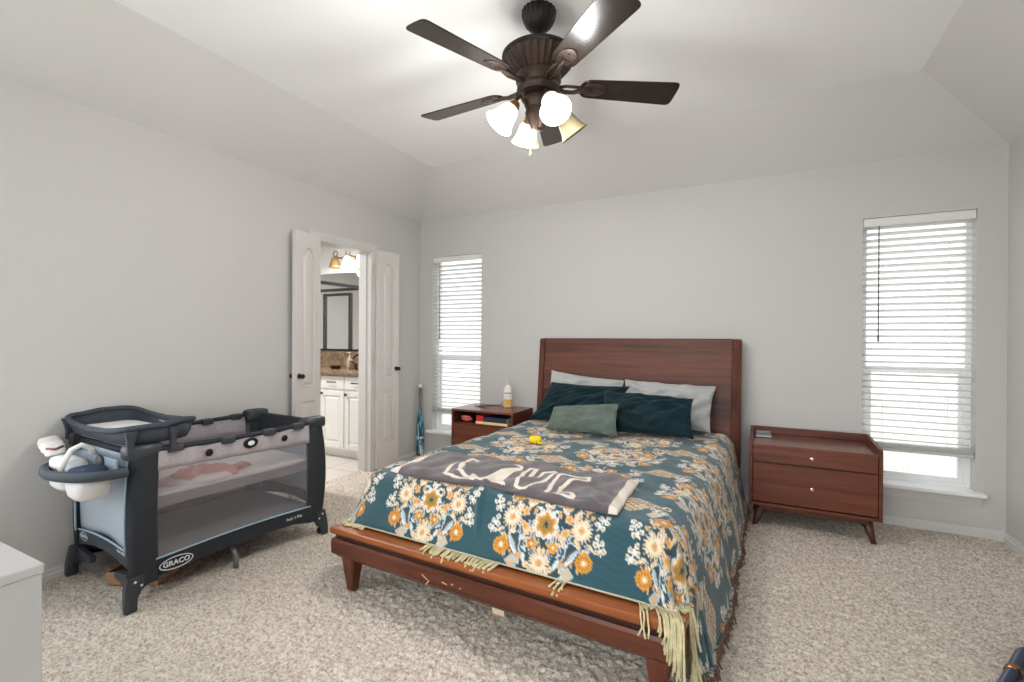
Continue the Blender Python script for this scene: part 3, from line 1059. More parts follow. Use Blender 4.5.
def fringe(name, pts, outdir, length, m, skip=None, rad=0.0034, flatz=None):
    mb = MB()
    for i, p in enumerate(pts):
        if skip is not None and skip(i / len(pts)):
            continue
        o = outdir(i / len(pts), p)
        l = length(i / len(pts)) * random.uniform(0.8, 1.15)
        a = Vector(p)
        d = (Vector(o) + Vector((random.uniform(-0.35, 0.35), random.uniform(-0.15, 0.15), random.uniform(-0.1, 0.1)))).normalized()
        pts_ = [a - d * 0.004]
        for k in (0.35, 0.7, 1.0):
            q = a + d * l * k + Vector((random.uniform(-1, 1), random.uniform(-1, 1), 0)) * 0.005 * k
            q.z = max(q.z - 0.25 * l * k * k * (1 if flatz is None else 0.3), 0.012)
            inside = (-FX + 0.0 < q.x < FX) and (q.y > FY)
            if inside: q.z = max(q.z, 0.311)
            pts_.append(q)
        mb.tube(pts_, [rad * 0.8, rad * 1.15, rad, rad * 1.3], 5)
    if name == 'fringe' and skip is not None:
        # the long tassels that spill over the ledge at the right foot corner
        for i in range(24):
            q = i / 23
            x0 = (0.690 + 0.012 * i) if i < 3 else 0.745 + 0.085 * q + random.uniform(-0.006, 0.006)
            ln = 0.055 if i < 3 else 0.04 + 0.20 * q ** 1.6 + random.uniform(-0.03, 0.03)
            mb.tube([(x0 - 0.03 + random.uniform(-0.01, 0.01), -2.262, 0.3175), (x0 - 0.005, -2.318, 0.3165), (x0, -2.334, 0.306), (x0 + random.uniform(-0.002, 0.006), -2.338, 0.306 - ln * 0.5), (x0 + random.uniform(-0.008, 0.010), -2.340 - random.uniform(0, 0.012), max(0.306 - ln, 0.03))], [0.0024, 0.0032, 0.0030, 0.0032, 0.0038], 6)
    o = mb.build(name, m, cov, smooth=True)
    return tag(o, kind='stuff')


foot_edge = P[-1, :, :]
side_edge = P[:, -1, :]
M_fr1 = mat('cream_fringe', rgb(198, 188, 148), 0.9, bump=0.5, bscale=300, var=0.2, vscale=40)
M_fr2 = mat('russet_fringe', rgb(122, 90, 82), 0.9, bump=0.5, bscale=300, var=0.3, vscale=40)
nf = 230


def foot_dir(t, p):
    if p[0] > 0.66 or p[2] < 0.3:
        return (0.05, -0.15, -1)
    return (0.0, -1, -0.05)


def foot_skip(t):
    return not (0.02 < t < 0.10 or 0.29 < t < 0.475 or 0.60 < t < 0.625 or t > 0.765)


f1 = fringe('fringe', hem_points(foot_edge, nf), foot_dir, lambda t: 0.022 if t < 0.2 else 0.062 if t < 0.7 else 0.07 if t < 0.8 else 0.095, M_fr1, skip=foot_skip, rad=0.0042)
f1['label'] = 'cream knotted fringe along the foot hem'
hm = MB()
hm.tube([Vector(p) + Vector((0, 0, 0.002)) for p in hem_points(foot_edge, 160)], 0.0042, 5)
hm.build('hem', mat('cream_hem', rgb(180, 176, 150), 0.9, bump=0.5, bscale=200), cov, smooth=True)
f2 = fringe('fringe', hem_points(side_edge, 210), lambda t, p: (0.15, -0.1, -0.9), lambda t: 0.036, M_fr2, rad=0.003)
f2['label'] = 'russet fringe along the side hem'

# ------------------------------------------------------------------ grey throw with bold outlined letters
TX0, TX1, TYB, TYF = -0.63, 0.525, -1.675, -2.115

def top_height(x, y):
    """Height of the coverlet near bed-local (x, y)."""
    j = np.clip(((YH - y) / STEP).astype(int), 0, S.shape[0] - 1)
    i = np.clip(((x + S0 + LEFT) / STEP).astype(int), 0, S.shape[1] - 1)
    z = zz[j, i]
    over_edge = -y - (Tf - YH)
    return np.where(over_edge > 0, MT + 0.004 - (over_edge ** 2) / 0.16, z)


# outlines of the lettering on the throw, in the bed's own metres
strokes = [
    (0.014, [(-0.362, -1.946), (-0.344, -2.036), (-0.317, -2.108), (-0.298, -2.114), (-0.234, -2.115), (-0.146, -2.115), (-0.153, -2.071), (-0.189, -2.045), (-0.176, -2.089), (-0.211, -2.084), (-0.283, -2.039)]),
    (0.013, [(-0.283, -2.039), (-0.302, -1.966), (-0.329, -1.918), (-0.294, -1.868), (-0.304, -1.806), (-0.349, -1.802), (-0.349, -1.849), (-0.329, -1.911), (-0.304, -1.992)]),
    (0.012, [(-0.143, -1.783), (-0.047, -1.805), (-0.037, -1.853), (-0.056, -2.004)]),
    (0.013, [(0.106, -2.114), (0.066, -2.093), (0.035, -1.997), (0.004, -1.885), (-0.001, -1.8), (0.039, -1.808), (0.042, -1.888), (0.071, -1.975), (0.086, -1.943), (0.083, -1.828), (0.127, -1.777), (0.159, -1.808), (0.146, -1.958), (0.13, -2.054), (0.127, -2.113), (0.106, -2.114)]),
    (0.013, [(0.227, -2.115), (0.219, -2.108), (0.214, -2.062), (0.188, -1.934), (0.187, -1.87), (0.226, -1.837), (0.312, -1.81), (0.319, -1.842), (0.264, -1.915), (0.246, -2.002), (0.267, -2.085), (0.322, -2.075), (0.344, -2.101), (0.348, -2.115), (0.28, -2.115), (0.227, -2.115)]),
]
blob = [(-0.16, -2.115), (-0.113, -2.084), (-0.138, -1.985), (-0.113, -1.908), (-0.046, -1.81), (-0.029, -1.88), (-0.025, -1.995), (-0.019, -2.065), (0.025, -2.115)]


def on_throw(pts):
    return [Vector((x, -1.70 + (y + 1.70) * 0.93, 0)) for x, y in pts]


strokes = [(wd, on_throw(pts)) for wd, pts in strokes]
blob = on_throw(blob)
NU, NV = 330, 130
tu, tv = np.meshgrid(np.linspace(0, 1, NU), np.linspace(0, 1, NV))
skew = 0.05 * (1 - tu)
Tx = TX0 + (TX1 - TX0) * tu + 0.035 * (tv - 0.5) * tu
Ty = TYB + (TYF - TYB) * tv + 0.03 * np.sin(tu * 3.0) * (1 - tv) - 0.012 * np.sin(tu * 9) - skew * (1 - tv)
GREY = np.array(rgb(76, 67, 70)[:3]); IVORY = np.array(rgb(222, 208, 194)[:3])
tc_ = np.empty(Tx.shape + (3,)); tc_[:] = GREY
tc_ *= (1 + 0.10 * (value_noise(Tx.shape, 7) - 0.5))[..., None]


def seg_dist(px, py, pts):
    best = np.full(px.shape, 9.0)
    for a, b in zip(pts[:-1], pts[1:]):
        ex, ey = b.x - a.x, b.y - a.y
        t = np.clip(((px - a.x) * ex + (py - a.y) * ey) / (ex * ex + ey * ey + 1e-12), 0, 1)
        best = np.minimum(best, np.hypot(px - a.x - t * ex, py - a.y - t * ey))
    return best


def in_poly(px, py, pts):
    c = np.zeros(px.shape, bool)
    for a, b in zip(pts, pts[1:] + pts[:1]):
        hit = ((a.y > py) != (b.y > py)) & (px < (b.x - a.x) * (py - a.y) / (b.y - a.y + 1e-12) + a.x)
        c ^= hit
    return c


for wd, pts in strokes:
    tc_[seg_dist(Tx, Ty, pts) < wd * 0.72] = IVORY
tc_[in_poly(Tx, Ty, blob)] = IVORY
tc_[tu > 0.972] = IVORY
tc_[(tu < 0.05) & (tv > 0.35)] = IVORY
tc_[(tv < 0.03) & (tu < 0.5)] = IVORY
puff = (np.clip(np.minimum(tu, 1 - tu) / 0.03, 0, 1) * np.clip(np.minimum(tv, 1 - tv) / 0.06, 0, 1)) ** 0.5
Tz = top_height(Tx, Ty) + 0.006 + puff * (0.018 + 0.005 * np.sin(Tx * 19 + Ty * 25) + 0.004 * np.sin(Tx * 44 - Ty * 31) + 0.016 * np.exp(-((Tx + 0.42) / 0.16) ** 2 - ((Ty + 1.86) / 0.09) ** 2) + 0.003 * value_noise(Tx.shape, 12))
bot = np.stack([Tx, Ty, top_height(Tx, Ty) + 0.003], -1)
thr = link('throw_blanket', numpy_grid('throw_blanket', np.stack([Tx, Ty, Tz], -1), tc_), pattern_mat('fleece', 0.95, 0.4, 700, 0.5))
md = thr.modifiers.new('thickness', 'SOLIDIFY'); md.thickness = 0.006; md.offset = -1
thr.matrix_world = BED
tag(thr, 'folded charcoal fleece throw with bold ivory lettering, lying across the foot of the bed', 'throw blanket')


# ------------------------------------------------------------------ pillows
def pillow(name, corners, thick, m, label, cat, puff=0.5, sag=0.0, seed=0, crease=0.006, lean=None):
    """corners: TL, TR, BR, BL (world); the cushion bulges along the quad's normal."""
    TL, TR, BR, BL = [np.array(c, float) for c in corners]
    rg = np.random.default_rng(seed)
    n = 56
    u, v = np.meshgrid(np.linspace(-1, 1, n), np.linspace(-1, 1, int(n * 0.7)))
    a, b = (u + 1) / 2, (v + 1) / 2          # b = 0 top, 1 bottom
    # edges pull inwards between the corners
    pin = 0.055
    a2 = 0.5 + (a - 0.5) * (1 - pin * (1 - v ** 2)); b2 = 0.5 + (b - 0.5) * (1 - pin * 1.3 * (1 - u ** 2))
    base = ((1 - a2) * (1 - b2))[..., None] * TL + (a2 * (1 - b2))[..., None] * TR + (a2 * b2)[..., None] * BR + ((1 - a2) * b2)[..., None] * BL
    nrm = np.cross(TR - TL, BL - TL); nrm /= np.linalg.norm(nrm)
    if nrm[1] > 0: nrm = -nrm
    t = ((1 - np.abs(u) ** 2.6) * (1 - np.abs(v) ** 2.6)) ** puff
    h = thick / 2 * t * (1 + sag * v)
    ph = rg.random(8) * 6
    wr = np.sin(u * 9 + v * 5 + ph[0] + 1.5 * np.sin(v * 3 + ph[1])) + 0.7 * np.sin(u * 4 - v * 13 + ph[2] + np.sin(u * 5 + ph[3])) + 0.5 * np.sin(u * 19 + v * 17 + ph[4] + 2 * np.sin(v * 4 + ph[5])) + 0.9 * np.sin((u * u + v) * 10 + ph[6])
    wr = wr * crease * (0.25 + 0.75 * t)
    front = base + nrm * (h + wr)[..., None]
    back = base - nrm * (h - wr * 0.3)[..., None]
    nv_, nu_ = u.shape
    verts = np.concatenate([front.reshape(-1, 3), back.reshape(-1, 3)])
    idx = np.arange(nv_ * nu_).reshape(nv_, nu_)
    off = nv_ * nu_
    faces = []
    for j in range(nv_ - 1):
        for i in range(nu_ - 1):
            faces.append((idx[j, i], idx[j + 1, i], idx[j + 1, i + 1], idx[j, i + 1]))
            faces.append(tuple(off + k for k in (idx[j, i], idx[j, i + 1], idx[j + 1, i + 1], idx[j + 1, i])))
    loop = list(idx[0, :]) + list(idx[1:, -1]) + list(idx[-1, -2::-1]) + list(idx[-2:0, 0][:])
    for k in range(len(loop)):
        p, q = loop[k], loop[(k + 1) % len(loop)]
        faces.append((p, q, off + q, off + p))
    cen = verts.mean(0)
    me = bpy.data.meshes.new(name)
    me.from_pydata([tuple(x) for x in (verts - cen)], [], [tuple(int(i) for i in f) for f in faces])
    bm = bmesh.new(); bm.from_mesh(me)
    bmesh.ops.remove_doubles(bm, verts=bm.verts[:], dist=0.0004)
    bmesh.ops.recalc_face_normals(bm, faces=bm.faces[:])
    bm.to_mesh(me); bm.free()
    o = link(name, me, m, None, smooth=True)
    o.location = cen
    return tag(o, label, cat, None)


M_case = mat('grey_cotton', rgb(168, 170, 168), 0.9, bump=0.12, bscale=60, sheen=0.1)
M_velvet = mat('teal_velvet', rgb(8, 36, 42), 0.8, bump=0.2, bscale=40, sheen=0.06, var=0.3, vscale=9, spec=0.2)
M_plush = mat('sage_plush', rgb(84, 96, 88), 0.95, bump=0.5, bscale=160, sheen=0.15, var=0.22, vscale=14)
pillow('pillow', [(1.555, -0.15, 0.955), (2.20, -0.17, 0.895), (2.19, -0.34, 0.578), (1.555, -0.32, 0.578)], 0.15, M_case, 'grey cotton pillow against the headboard, mostly hidden behind the slumped teal velvet pillow', 'pillow', seed=3, crease=0.010)
pillow('pillow', [(2.205, -0.18, 0.905), (2.885, -0.20, 0.885), (2.865, -0.39, 0.573), (2.225, -0.37, 0.573)], 0.16, M_case, 'grey cotton pillow on the nightstand-with-drawers side, half covered by a teal pillow', 'pillow', seed=8, crease=0.012)
pillow('pillow', [(1.655, -0.385, 0.875), (2.30, -0.39, 0.87), (2.14, -0.53, 0.58), (1.51, -0.50, 0.572)], 0.15, M_velvet, 'dark teal velvet pillow slumped towards the open-shelf nightstand, sage cushion leaning on it', 'pillow', seed=5, crease=0.011)
pillow('pillow', [(2.13, -0.52, 0.845), (2.765, -0.52, 0.82), (2.79, -0.70, 0.58), (2.16, -0.72, 0.58)], 0.15, M_velvet, 'dark teal velvet pillow in front of the grey pillow nearer the two-drawer nightstand', 'pillow', seed=12, crease=0.011)
pillow('cushion', [(1.80, -0.690, 0.715), (2.315, -0.775, 0.785), (2.335, -0.88, 0.583), (1.80, -0.85, 0.580)], 0.09, M_plush, 'small sage green plush cushion propped in front of the teal pillows', 'cushion', puff=0.38, seed=21, crease=0.003)

# ------------------------------------------------------------------ yellow knitted flower lying on the coverlet
yl = thing('hair_scrunchie', 'bright yellow scrunchie lying on the teal coverlet near the pillows', 'hair scrunchie', (1.895, -1.225, MT + 0.014))
mb = MB()
ringpts = []
for i in range(48):
    a = 2 * PI * i / 48
    rr_ = 0.024 + 0.003 * math.sin(9 * a)
    ringpts.append((rr_ * math.cos(a), rr_ * math.sin(a), 0.022 + 0.004 * math.sin(7 * a)))
mb.tube(ringpts, [0.018 + 0.004 * math.sin(i * 2.6) for i in range(48)], 10, closed=True)
mb.build('ruffle', mat('yellow_cloth', rgb(240, 205, 20), 0.8, bump=0.3, bscale=120), yl, smooth=True)
mb = MB(); mb.tube([(0.02, -0.02, 0.012), (0.05, -0.035, 0.01), (0.075, -0.03, 0.012)], [0.006, 0.009, 0.004], 8)
mb.build('tie', mat('lime_cloth', rgb(190, 196, 60), 0.8), yl, smooth=True)


# ================================================================== NIGHTSTANDS
W_ns = wood('stand_walnut', rgb(68, 34, 23), rgb(110, 61, 42), 'x', 0.4)
W_nsd = wood('drawer_walnut', rgb(72, 36, 24), rgb(116, 63, 43), 'x', 0.4)
W_nst = wood('stand_top_walnut', rgb(92, 54, 42), rgb(128, 80, 64), 'x', 0.22)
W_nsl = wood('stand_leg_walnut', rgb(58, 30, 26), rgb(96, 54, 44), 'z', 0.35)
M_knob = mat('pale_brass', rgb(214, 196, 166), 0.25, metal=0.8)


def knob(parent, x, y, z):
    k = MB()
    Mx = Matrix.Translation((x, y, z)) @ Matrix.Rotation(R(90), 4, 'X')
    k.lathe([(0.006, 0), (0.006, 0.010), (0.012, 0.014), (0.0135, 0.020), (0.010, 0.025), (0.001, 0.026)], 14, Mx)
    return k.build('knob', M_knob, parent, smooth=True)


def stand_legs(root, w, d, h):
    for (x, y) in ((0.075, -d + 0.06), (w - 0.075, -d + 0.06), (0.075, -0.06), (w - 0.075, -0.06)):
        sx = -1 if x < w / 2 else 1
        l = MB()
        rr = []
        for z, r, f in ((-0.005, 0.0155, 1.0), (0.02, 0.017, 0.85), (h, 0.034, 0.0)):
            cx = x + sx * 0.042 * f
            rr.append([Vector((cx + r * math.cos(2 * PI * k / 14), y + r * 0.9 * math.sin(2 * PI * k / 14), z)) for k in range(14)])
        l.rings(rr)
        l.build('leg', W_nsl, root, smooth=True)


# right-hand stand: two drawers, gallery with a clipped corner
nx0, nw, nd = 3.112, 0.71, 0.44
ns = thing('nightstand', 'walnut nightstand with two drawers and a raised rim, under the window', 'nightstand', (nx0, -0.055, 0), 0)
zb_, zt_ = 0.148, 0.548
m_ = MB()
t = 0.020
m_.box((0, -nd, zb_), (t, 0, zt_)); m_.box((nw - t, -nd, zb_), (nw, 0, zt_))
m_.box((t, -nd, zb_), (nw - t, 0, zb_ + t)); m_.box((t, -0.012, zb_ + t), (nw - t, 0, zt_))
m_.box((t, -nd + 0.02, 0.425), (nw - t, -0.012, 0.437))
m_.build('carcass', W_ns, ns, bevel=0.002, seg=1)
MB().box((t, -nd + 0.004, zt_ - 0.014), (nw - t, -0.012, zt_)).build('top_panel', W_nst, ns)
m_ = MB()   # gallery: back board and side boards that slope down to the front
m_.box((0.0, -0.014, zt_), (nw - 0.0, 0, 0.598))
m_.build('back_gallery', W_ns, ns, bevel=0.002, seg=1)
for x in (0, nw - t):
    m_ = MB()
    if x == 0:
        m_.prism([(-0.014, zt_), (-0.014, 0.598), (-0.05, 0.598), (-0.14, 0.575), (-nd, 0.575), (-nd, zt_)], x, x + t, 'x')
    else:
        m_.prism([(-0.014, zt_), (-0.014, 0.598), (-0.04, 0.598), (-nd + 0.01, 0.578), (-nd, 0.566), (-nd, zt_)], x, x + t, 'x')
    m_.build('side_gallery', W_ns, ns, bevel=0.002, seg=1)
for (z0, z1, zk) in ((0.434, 0.540, 0.487), (0.176, 0.428, 0.297)):
    dr_ = MB().box((t + 0.003, -nd + 0.003, z0), (nw - t - 0.003, -nd + 0.021, z1)).build('drawer', W_nsd, ns, bevel=0.0015, seg=1)
    bb = MB()
    bb.box((t + 0.02, -nd + 0.021, z0 + 0.01), (t + 0.03, -0.03, z1 - 0.02)); bb.box((nw - t - 0.03, -nd + 0.021, z0 + 0.01), (nw - t - 0.02, -0.03, z1 - 0.02))
    knob(dr_, nw / 2 - 0.005, -nd + 0.003, zk)
m_ = MB()
m_.prism([(0.05, zb_), (nw - 0.05, zb_), (nw - 0.075, zb_ - 0.032), (0.075, zb_ - 0.032)], -nd + 0.03, -nd + 0.048, 'y')
m_.build('apron', W_ns, ns, bevel=0.002, seg=1)
stand_legs(ns, nw, nd, zb_)

# grey phone charger on the right stand
ch = thing('wireless_charger', 'flat silver grey charging stand at the bed-side corner of the two-drawer nightstand', 'charger', (3.185, -0.20, zt_ + 0.001), R(3))
m_ = MB(); m_.box((-0.04, -0.055, 0), (0.06, 0.055, 0.012)); m_.build('base', mat('silver_plastic', rgb(168, 168, 166), 0.3, metal=0.4), ch, bevel=0.005)
m_ = MB(); m_.box((-0.035, 0.028, 0.012), (0.055, 0.04, 0.034)); m_.build('back_rest', mat('grey_plastic', rgb(120, 120, 122), 0.4), ch, bevel=0.003)

# left-hand stand: open shelf over a drawer
lx, lw, ld = 0.715, 0.62, 0.40
ls = thing('nightstand', 'walnut nightstand with an open shelf, between the narrow window and the bed', 'nightstand', (lx, -0.055, 0))
zt2 = 0.600
m_ = MB()
m_.box((0, -ld, 0.148), (t, 0, zt2 - 0.018)); m_.box((lw - t, -ld, 0.148), (lw, 0, zt2 - 0.018))
m_.box((t, -ld, 0.148), (lw - t, 0, 0.168)); m_.box((t, -0.012, 0.168), (lw - t, 0, zt2 - 0.018))
m_.build('carcass', W_ns, ls, bevel=0.002, seg=1)
MB().box((0, -ld, zt2 - 0.018), (lw, 0, zt2)).build('top_panel', W_nst, ls, bevel=0.002, seg=1)
MB().box((t, -ld + 0.012, 0.466), (lw - t, -0.012, 0.480)).build('shelf', W_ns, ls)
for (x0, x1) in ((t + 0.003, lw - t - 0.003),):
    dr_ = MB().box((x0, -ld + 0.003, 0.172), (x1, -ld + 0.021, 0.464)).build('drawer', W_nsd, ls, bevel=0.0015, seg=1)
    knob(dr_, (x0 + x1) / 2, -ld + 0.003, 0.30)
stand_legs(ls, lw, ld, 0.148)

# what lies in the open shelf
sy = -0.40
rd = thing('coin_purse', 'small pink and white zip purse in the open shelf of the nightstand', 'purse', (0.835, sy + 0.02, 0.481))
m_ = MB()
rr = []
for k in range(9):
    a = k / 8
    w_ = 0.052 * math.sin(PI * min(max(a, 0.04), 0.96)) ** 0.5
    rr.append([Vector((-0.055 + 0.11 * a, w_ * 0.7 * math.cos(q), 0.026 + 0.026 * math.sin(PI * min(max(a, 0.06), 0.94)) ** 0.5 * math.sin(q))) for q in [2 * PI * i / 14 for i in range(14)]])
m_.rings(rr); m_.build('pouch', mat('pink_purse', rgb(214, 84, 84), 0.6, var=0.35, vscale=40), rd, smooth=True)
m_ = MB(); m_.tube([(-0.045, -0.022, 0.047), (0, -0.026, 0.052), (0.045, -0.022, 0.047)], 0.0025, 6); m_.build('zipper', mat('zip_white', rgb(230, 220, 215), 0.5), rd)


def book(label, x0, x1, z0, z1, y0, y1, m, pages=True, name='book'):
    r_ = thing(name, label, 'book', ((x0 + x1) / 2, (y0 + y1) / 2, z0), R(random.uniform(-1.5, 1.5)), 'books in the open shelf of the nightstand')
    a, b, h = (x1 - x0) / 2, (y1 - y0) / 2, z1 - z0
    c = MB(); c.box((-a, -b, 0), (a, b, 0.003)); c.box((-a, -b, h - 0.003), (a, b, h)); c.box((-a, -b, 0.003), (a, -b + 0.004, h - 0.003))
    c.build('cover', m, r_)
    MB().box((-a + 0.004, -b + 0.004, 0.003), (a - 0.004, b - 0.004, h - 0.003)).build('pages', mat('paper', rgb(226, 212, 180), 0.8), r_)
    return r_


book('cream paperback lying under the navy book in the open shelf', 0.955, 1.270, 0.4805, 0.502, sy - 0.03, sy + 0.17, mat('cream_cover', rgb(228, 204, 150), 0.6))
book('thick navy book on top of the cream paperback in the open shelf', 1.035, 1.262, 0.5025, 0.544, sy - 0.03, sy + 0.15, mat('navy_cover', rgb(34, 38, 62), 0.6))
rb = thing('card_box', 'small crimson box on the cream paperback beside the navy book', 'box', (0.992, sy + 0.03, 0.5025))
m_ = MB(); m_.box((-0.034, -0.055, 0), (0.034, 0.055, 0.030)); m_.build('tray', mat('crimson_card', rgb(196, 28, 48), 0.5), rb, bevel=0.002)
m_ = MB(); m_.box((-0.035, -0.056, 0.030), (0.035, 0.056, 0.048)); m_.build('lid', mat('crimson_lid', rgb(206, 34, 54), 0.5), rb, bevel=0.002)

# lotion bottle
bt = thing('lotion_bottle', 'white lotion bottle with a pump cap on the open-shelf nightstand', 'bottle', (1.132, -0.16, zt2 + 0.001), R(28))
m_ = MB()
rr = []
for z, a, b in ((0, 0.036, 0.022), (0.004, 0.040, 0.026), (0.05, 0.041, 0.027), (0.15, 0.039, 0.026), (0.18, 0.033, 0.023), (0.196, 0.020, 0.016), (0.204, 0.013, 0.013), (0.212, 0.013, 0.013)):
    rr.append([Vector((a * math.copysign(abs(math.cos(q)) ** 0.75, math.cos(q)), b * math.copysign(abs(math.sin(q)) ** 0.75, math.sin(q)), z)) for q in [2 * PI * i / 28 for i in range(28)]])
m_.rings(rr); m_.build('body', mat('lotion_plastic', rgb(228, 222, 214), 0.35), bt, smooth=True)
m_ = MB()
m_.lathe([(0.014, 0.206), (0.014, 0.224), (0.008, 0.228), (0.005, 0.232), (0.0045, 0.246), (0.004, 0.262), (0.001, 0.266)], 16)
m_.build('pump', mat('pump_grey', rgb(196, 196, 194), 0.35), bt, smooth=True)


def wrap(name, z0, z1, ang0, ang1, m, parent, k=1.012):
    mb = MB()

    def fn(a, b):
        q = ang0 + (ang1 - ang0) * a
        return Vector((0.0402 * k * math.copysign(abs(math.cos(q)) ** 0.75, math.cos(q)), 0.0268 * k * math.copysign(abs(math.sin(q)) ** 0.75, math.sin(q)), z0 + (z1 - z0) * b))
    mb.grid(fn, 20, 2)
    return mb.build(name, m, parent, smooth=True)


wrap('front_label', 0.012, 0.075, R(200), R(340), mat('label_amber', rgb(226, 176, 92), 0.5, var=0.35, vscale=60), bt)
wrap('brand_band', 0.128, 0.136, R(225), R(315), mat('label_ink', rgb(120, 122, 130), 0.5), bt)
wrap('text_band', 0.098, 0.101, R(235), R(305), mat('label_ink2', rgb(150, 146, 142), 0.5), bt)

# charging cable
m_ = MB()
pts = []
for i in range(40):
    a = i / 39
    x = 1.075 - 0.24 * a + 0.02 * math.sin(a * 9)
    y = -0.12 - 0.10 * a + 0.06 * math.sin(a * 6.0)
    z = zt2 + 0.004 + 0.055 * math.exp(-((a - 0.12) / 0.12) ** 2)
    pts.append((x, y, z))
for i in range(20):
    a = i / 19
    pts.append((0.835 + 0.17 * a, -0.245 - 0.10 * a + 0.05 * math.sin(a * 3.1), zt2 + 0.004))
m_.tube(pts, 0.0028, 6)
cb = m_.build('charging_cable', mat('dark_cable', rgb(62, 52, 50), 0.5), None, smooth=True)
tag(cb, 'dark charging cable curled across the open-shelf nightstand behind the bottle', 'cable')


# ================================================================== CEILING FAN
FXc, FYc = 2.242, -1.968
fan = thing('ceiling_fan', 'dark bronze ceiling fan with five brown blades and four bell lamps', 'ceiling fan', (FXc, FYc, HT), 0)
M_fan = mat('oiled_bronze', rgb(42, 36, 34), 0.42, metal=0.55, spec=0.5)
M_fan2 = mat('worn_bronze', rgb(62, 48, 41), 0.42, metal=0.55, var=0.25, vscale=30)
M_blade = wood('blade_espresso', rgb(26, 22, 20), rgb(48, 38, 33), 'x', 0.24, coat=0.1)
M_gold = mat('antique_gold', rgb(168, 130, 70), 0.3, metal=0.85)
m_ = MB()
m_.lathe([(0.020, -0.105), (0.024, -0.098), (0.040, -0.088), (0.062, -0.066), (0.074, -0.040), (0.079, -0.018), (0.078, 0.0)], 60, None, 0.035, 20)
auto_smooth(m_.build('canopy', M_fan, fan), 50)
m_ = MB(); m_.lathe([(0.012, -0.20), (0.012, -0.09)], 16); m_.build('downrod', M_fan, fan, smooth=True)
m_ = MB(); m_.lathe([(0.020, -0.185), (0.030, -0.165), (0.018, -0.135), (0.015, -0.13)], 24); m_.build('rod_collar', M_fan, fan, smooth=True)
m_ = MB()
m_.lathe([(0.05, -0.185), (0.12, -0.192), (0.162, -0.205), (0.172, -0.214), (0.172, -0.224), (0.166, -0.230)][::-1], 48)
auto_smooth(m_.build('motor_cover', M_fan, fan), 30)
m_ = MB()
m_.lathe([(0.104, -0.306), (0.118, -0.292), (0.138, -0.270), (0.154, -0.250), (0.165, -0.230)], 96, None, 0.03, 32)
auto_smooth(m_.build('motor_housing', M_fan2, fan), 50)
m_ = MB()
m_.lathe([(0.060, -0.400), (0.092, -0.392), (0.102, -0.372), (0.097, -0.352), (0.106, -0.335), (0.106, -0.306)], 48)
auto_smooth(m_.build('flywheel', M_fan2, fan), 40)
m_ = MB()
m_.lathe([(0.012, -0.560), (0.028, -0.555), (0.040, -0.535), (0.050, -0.510), (0.062, -0.480), (0.056, -0.460), (0.066, -0.440), (0.072, -0.420), (0.064, -0.400)], 36)
auto_smooth(m_.build('switch_housing', M_fan2, fan), 40)
for k in range(5):
    a = R(33.3 + 72 * k)
    Mz = Matrix.Rotation(a, 4, 'Z')
    pitch = Matrix.Rotation(R(-13), 4, 'X')
    m_ = MB()
    pts = []
    L0, L1 = 0.195, 0.668
    n = 10
    out_ = []
    # tapered plank with rounded ends
    def half(x):
        w_ = 0.058 + (0.074 - 0.058) * (x - L0) / (L1 - L0)
        return w_
    for i in range(n + 1):          # inner rounded end
        q = PI / 2 + PI * i / n
        out_.append((L0 + 0.05 + 0.05 * math.cos(q), 0.058 * math.sin(q)))
    for i in range(n + 1):          # outer end, soft corners
        q = -PI / 2 + PI * i / n
        out_.append((L1 - 0.028 + 0.028 * math.copysign(abs(math.cos(q)) ** 0.7, math.cos(q)), 0.074 * math.copysign(abs(math.sin(q)) ** 0.45, math.sin(q))))
    Mb = Mz @ Matrix.Translation((0, 0, -0.350)) @ pitch
    m_.prism(out_, -0.003, 0.003, 'z')
    bl = m_.build('blade', M_blade, fan, bevel=0.0012, seg=1)
    bl.matrix_local = Mb
    m_ = MB()
    m_.lathe([(0.040, -0.0065), (0.046, -0.005), (0.046, -0.0034)], 24, Matrix.Translation((0.262, 0, 0)) @ Matrix.Diagonal((1.25, 0.85, 1, 1)))
    m_.tube([(0.088, 0, -0.004), (0.12, 0.012, -0.013), (0.165, 0.010, -0.016), (0.215, 0, -0.006), (0.25, 0, -0.004)], [0.013, 0.010, 0.009, 0.012, 0.010], 8)
    m_.tube([(0.088, 0, -0.004), (0.125, -0.02, -0.010), (0.17, -0.022, -0.012), (0.215, -0.014, -0.006)], [0.009, 0.007, 0.007, 0.006], 8)
    for (bx0, by0) in ((0.245, 0.018), (0.245, -0.018), (0.285, 0.0)):
        m_.lathe([(0.005, -0.010), (0.006, -0.006)], 8, Matrix.Translation((bx0, by0, 0)))
    br_ = m_.build('blade_bracket', M_fan2, bl, smooth=True)
M_glow = glow_mat('lit_glass', rgb(250, 244, 232), (1.0, 0.94, 0.82, 1), 1.25)
M_amber = mat('amber_glass', rgb(138, 128, 98), 0.6, spec=0.2)
LAMPS = []
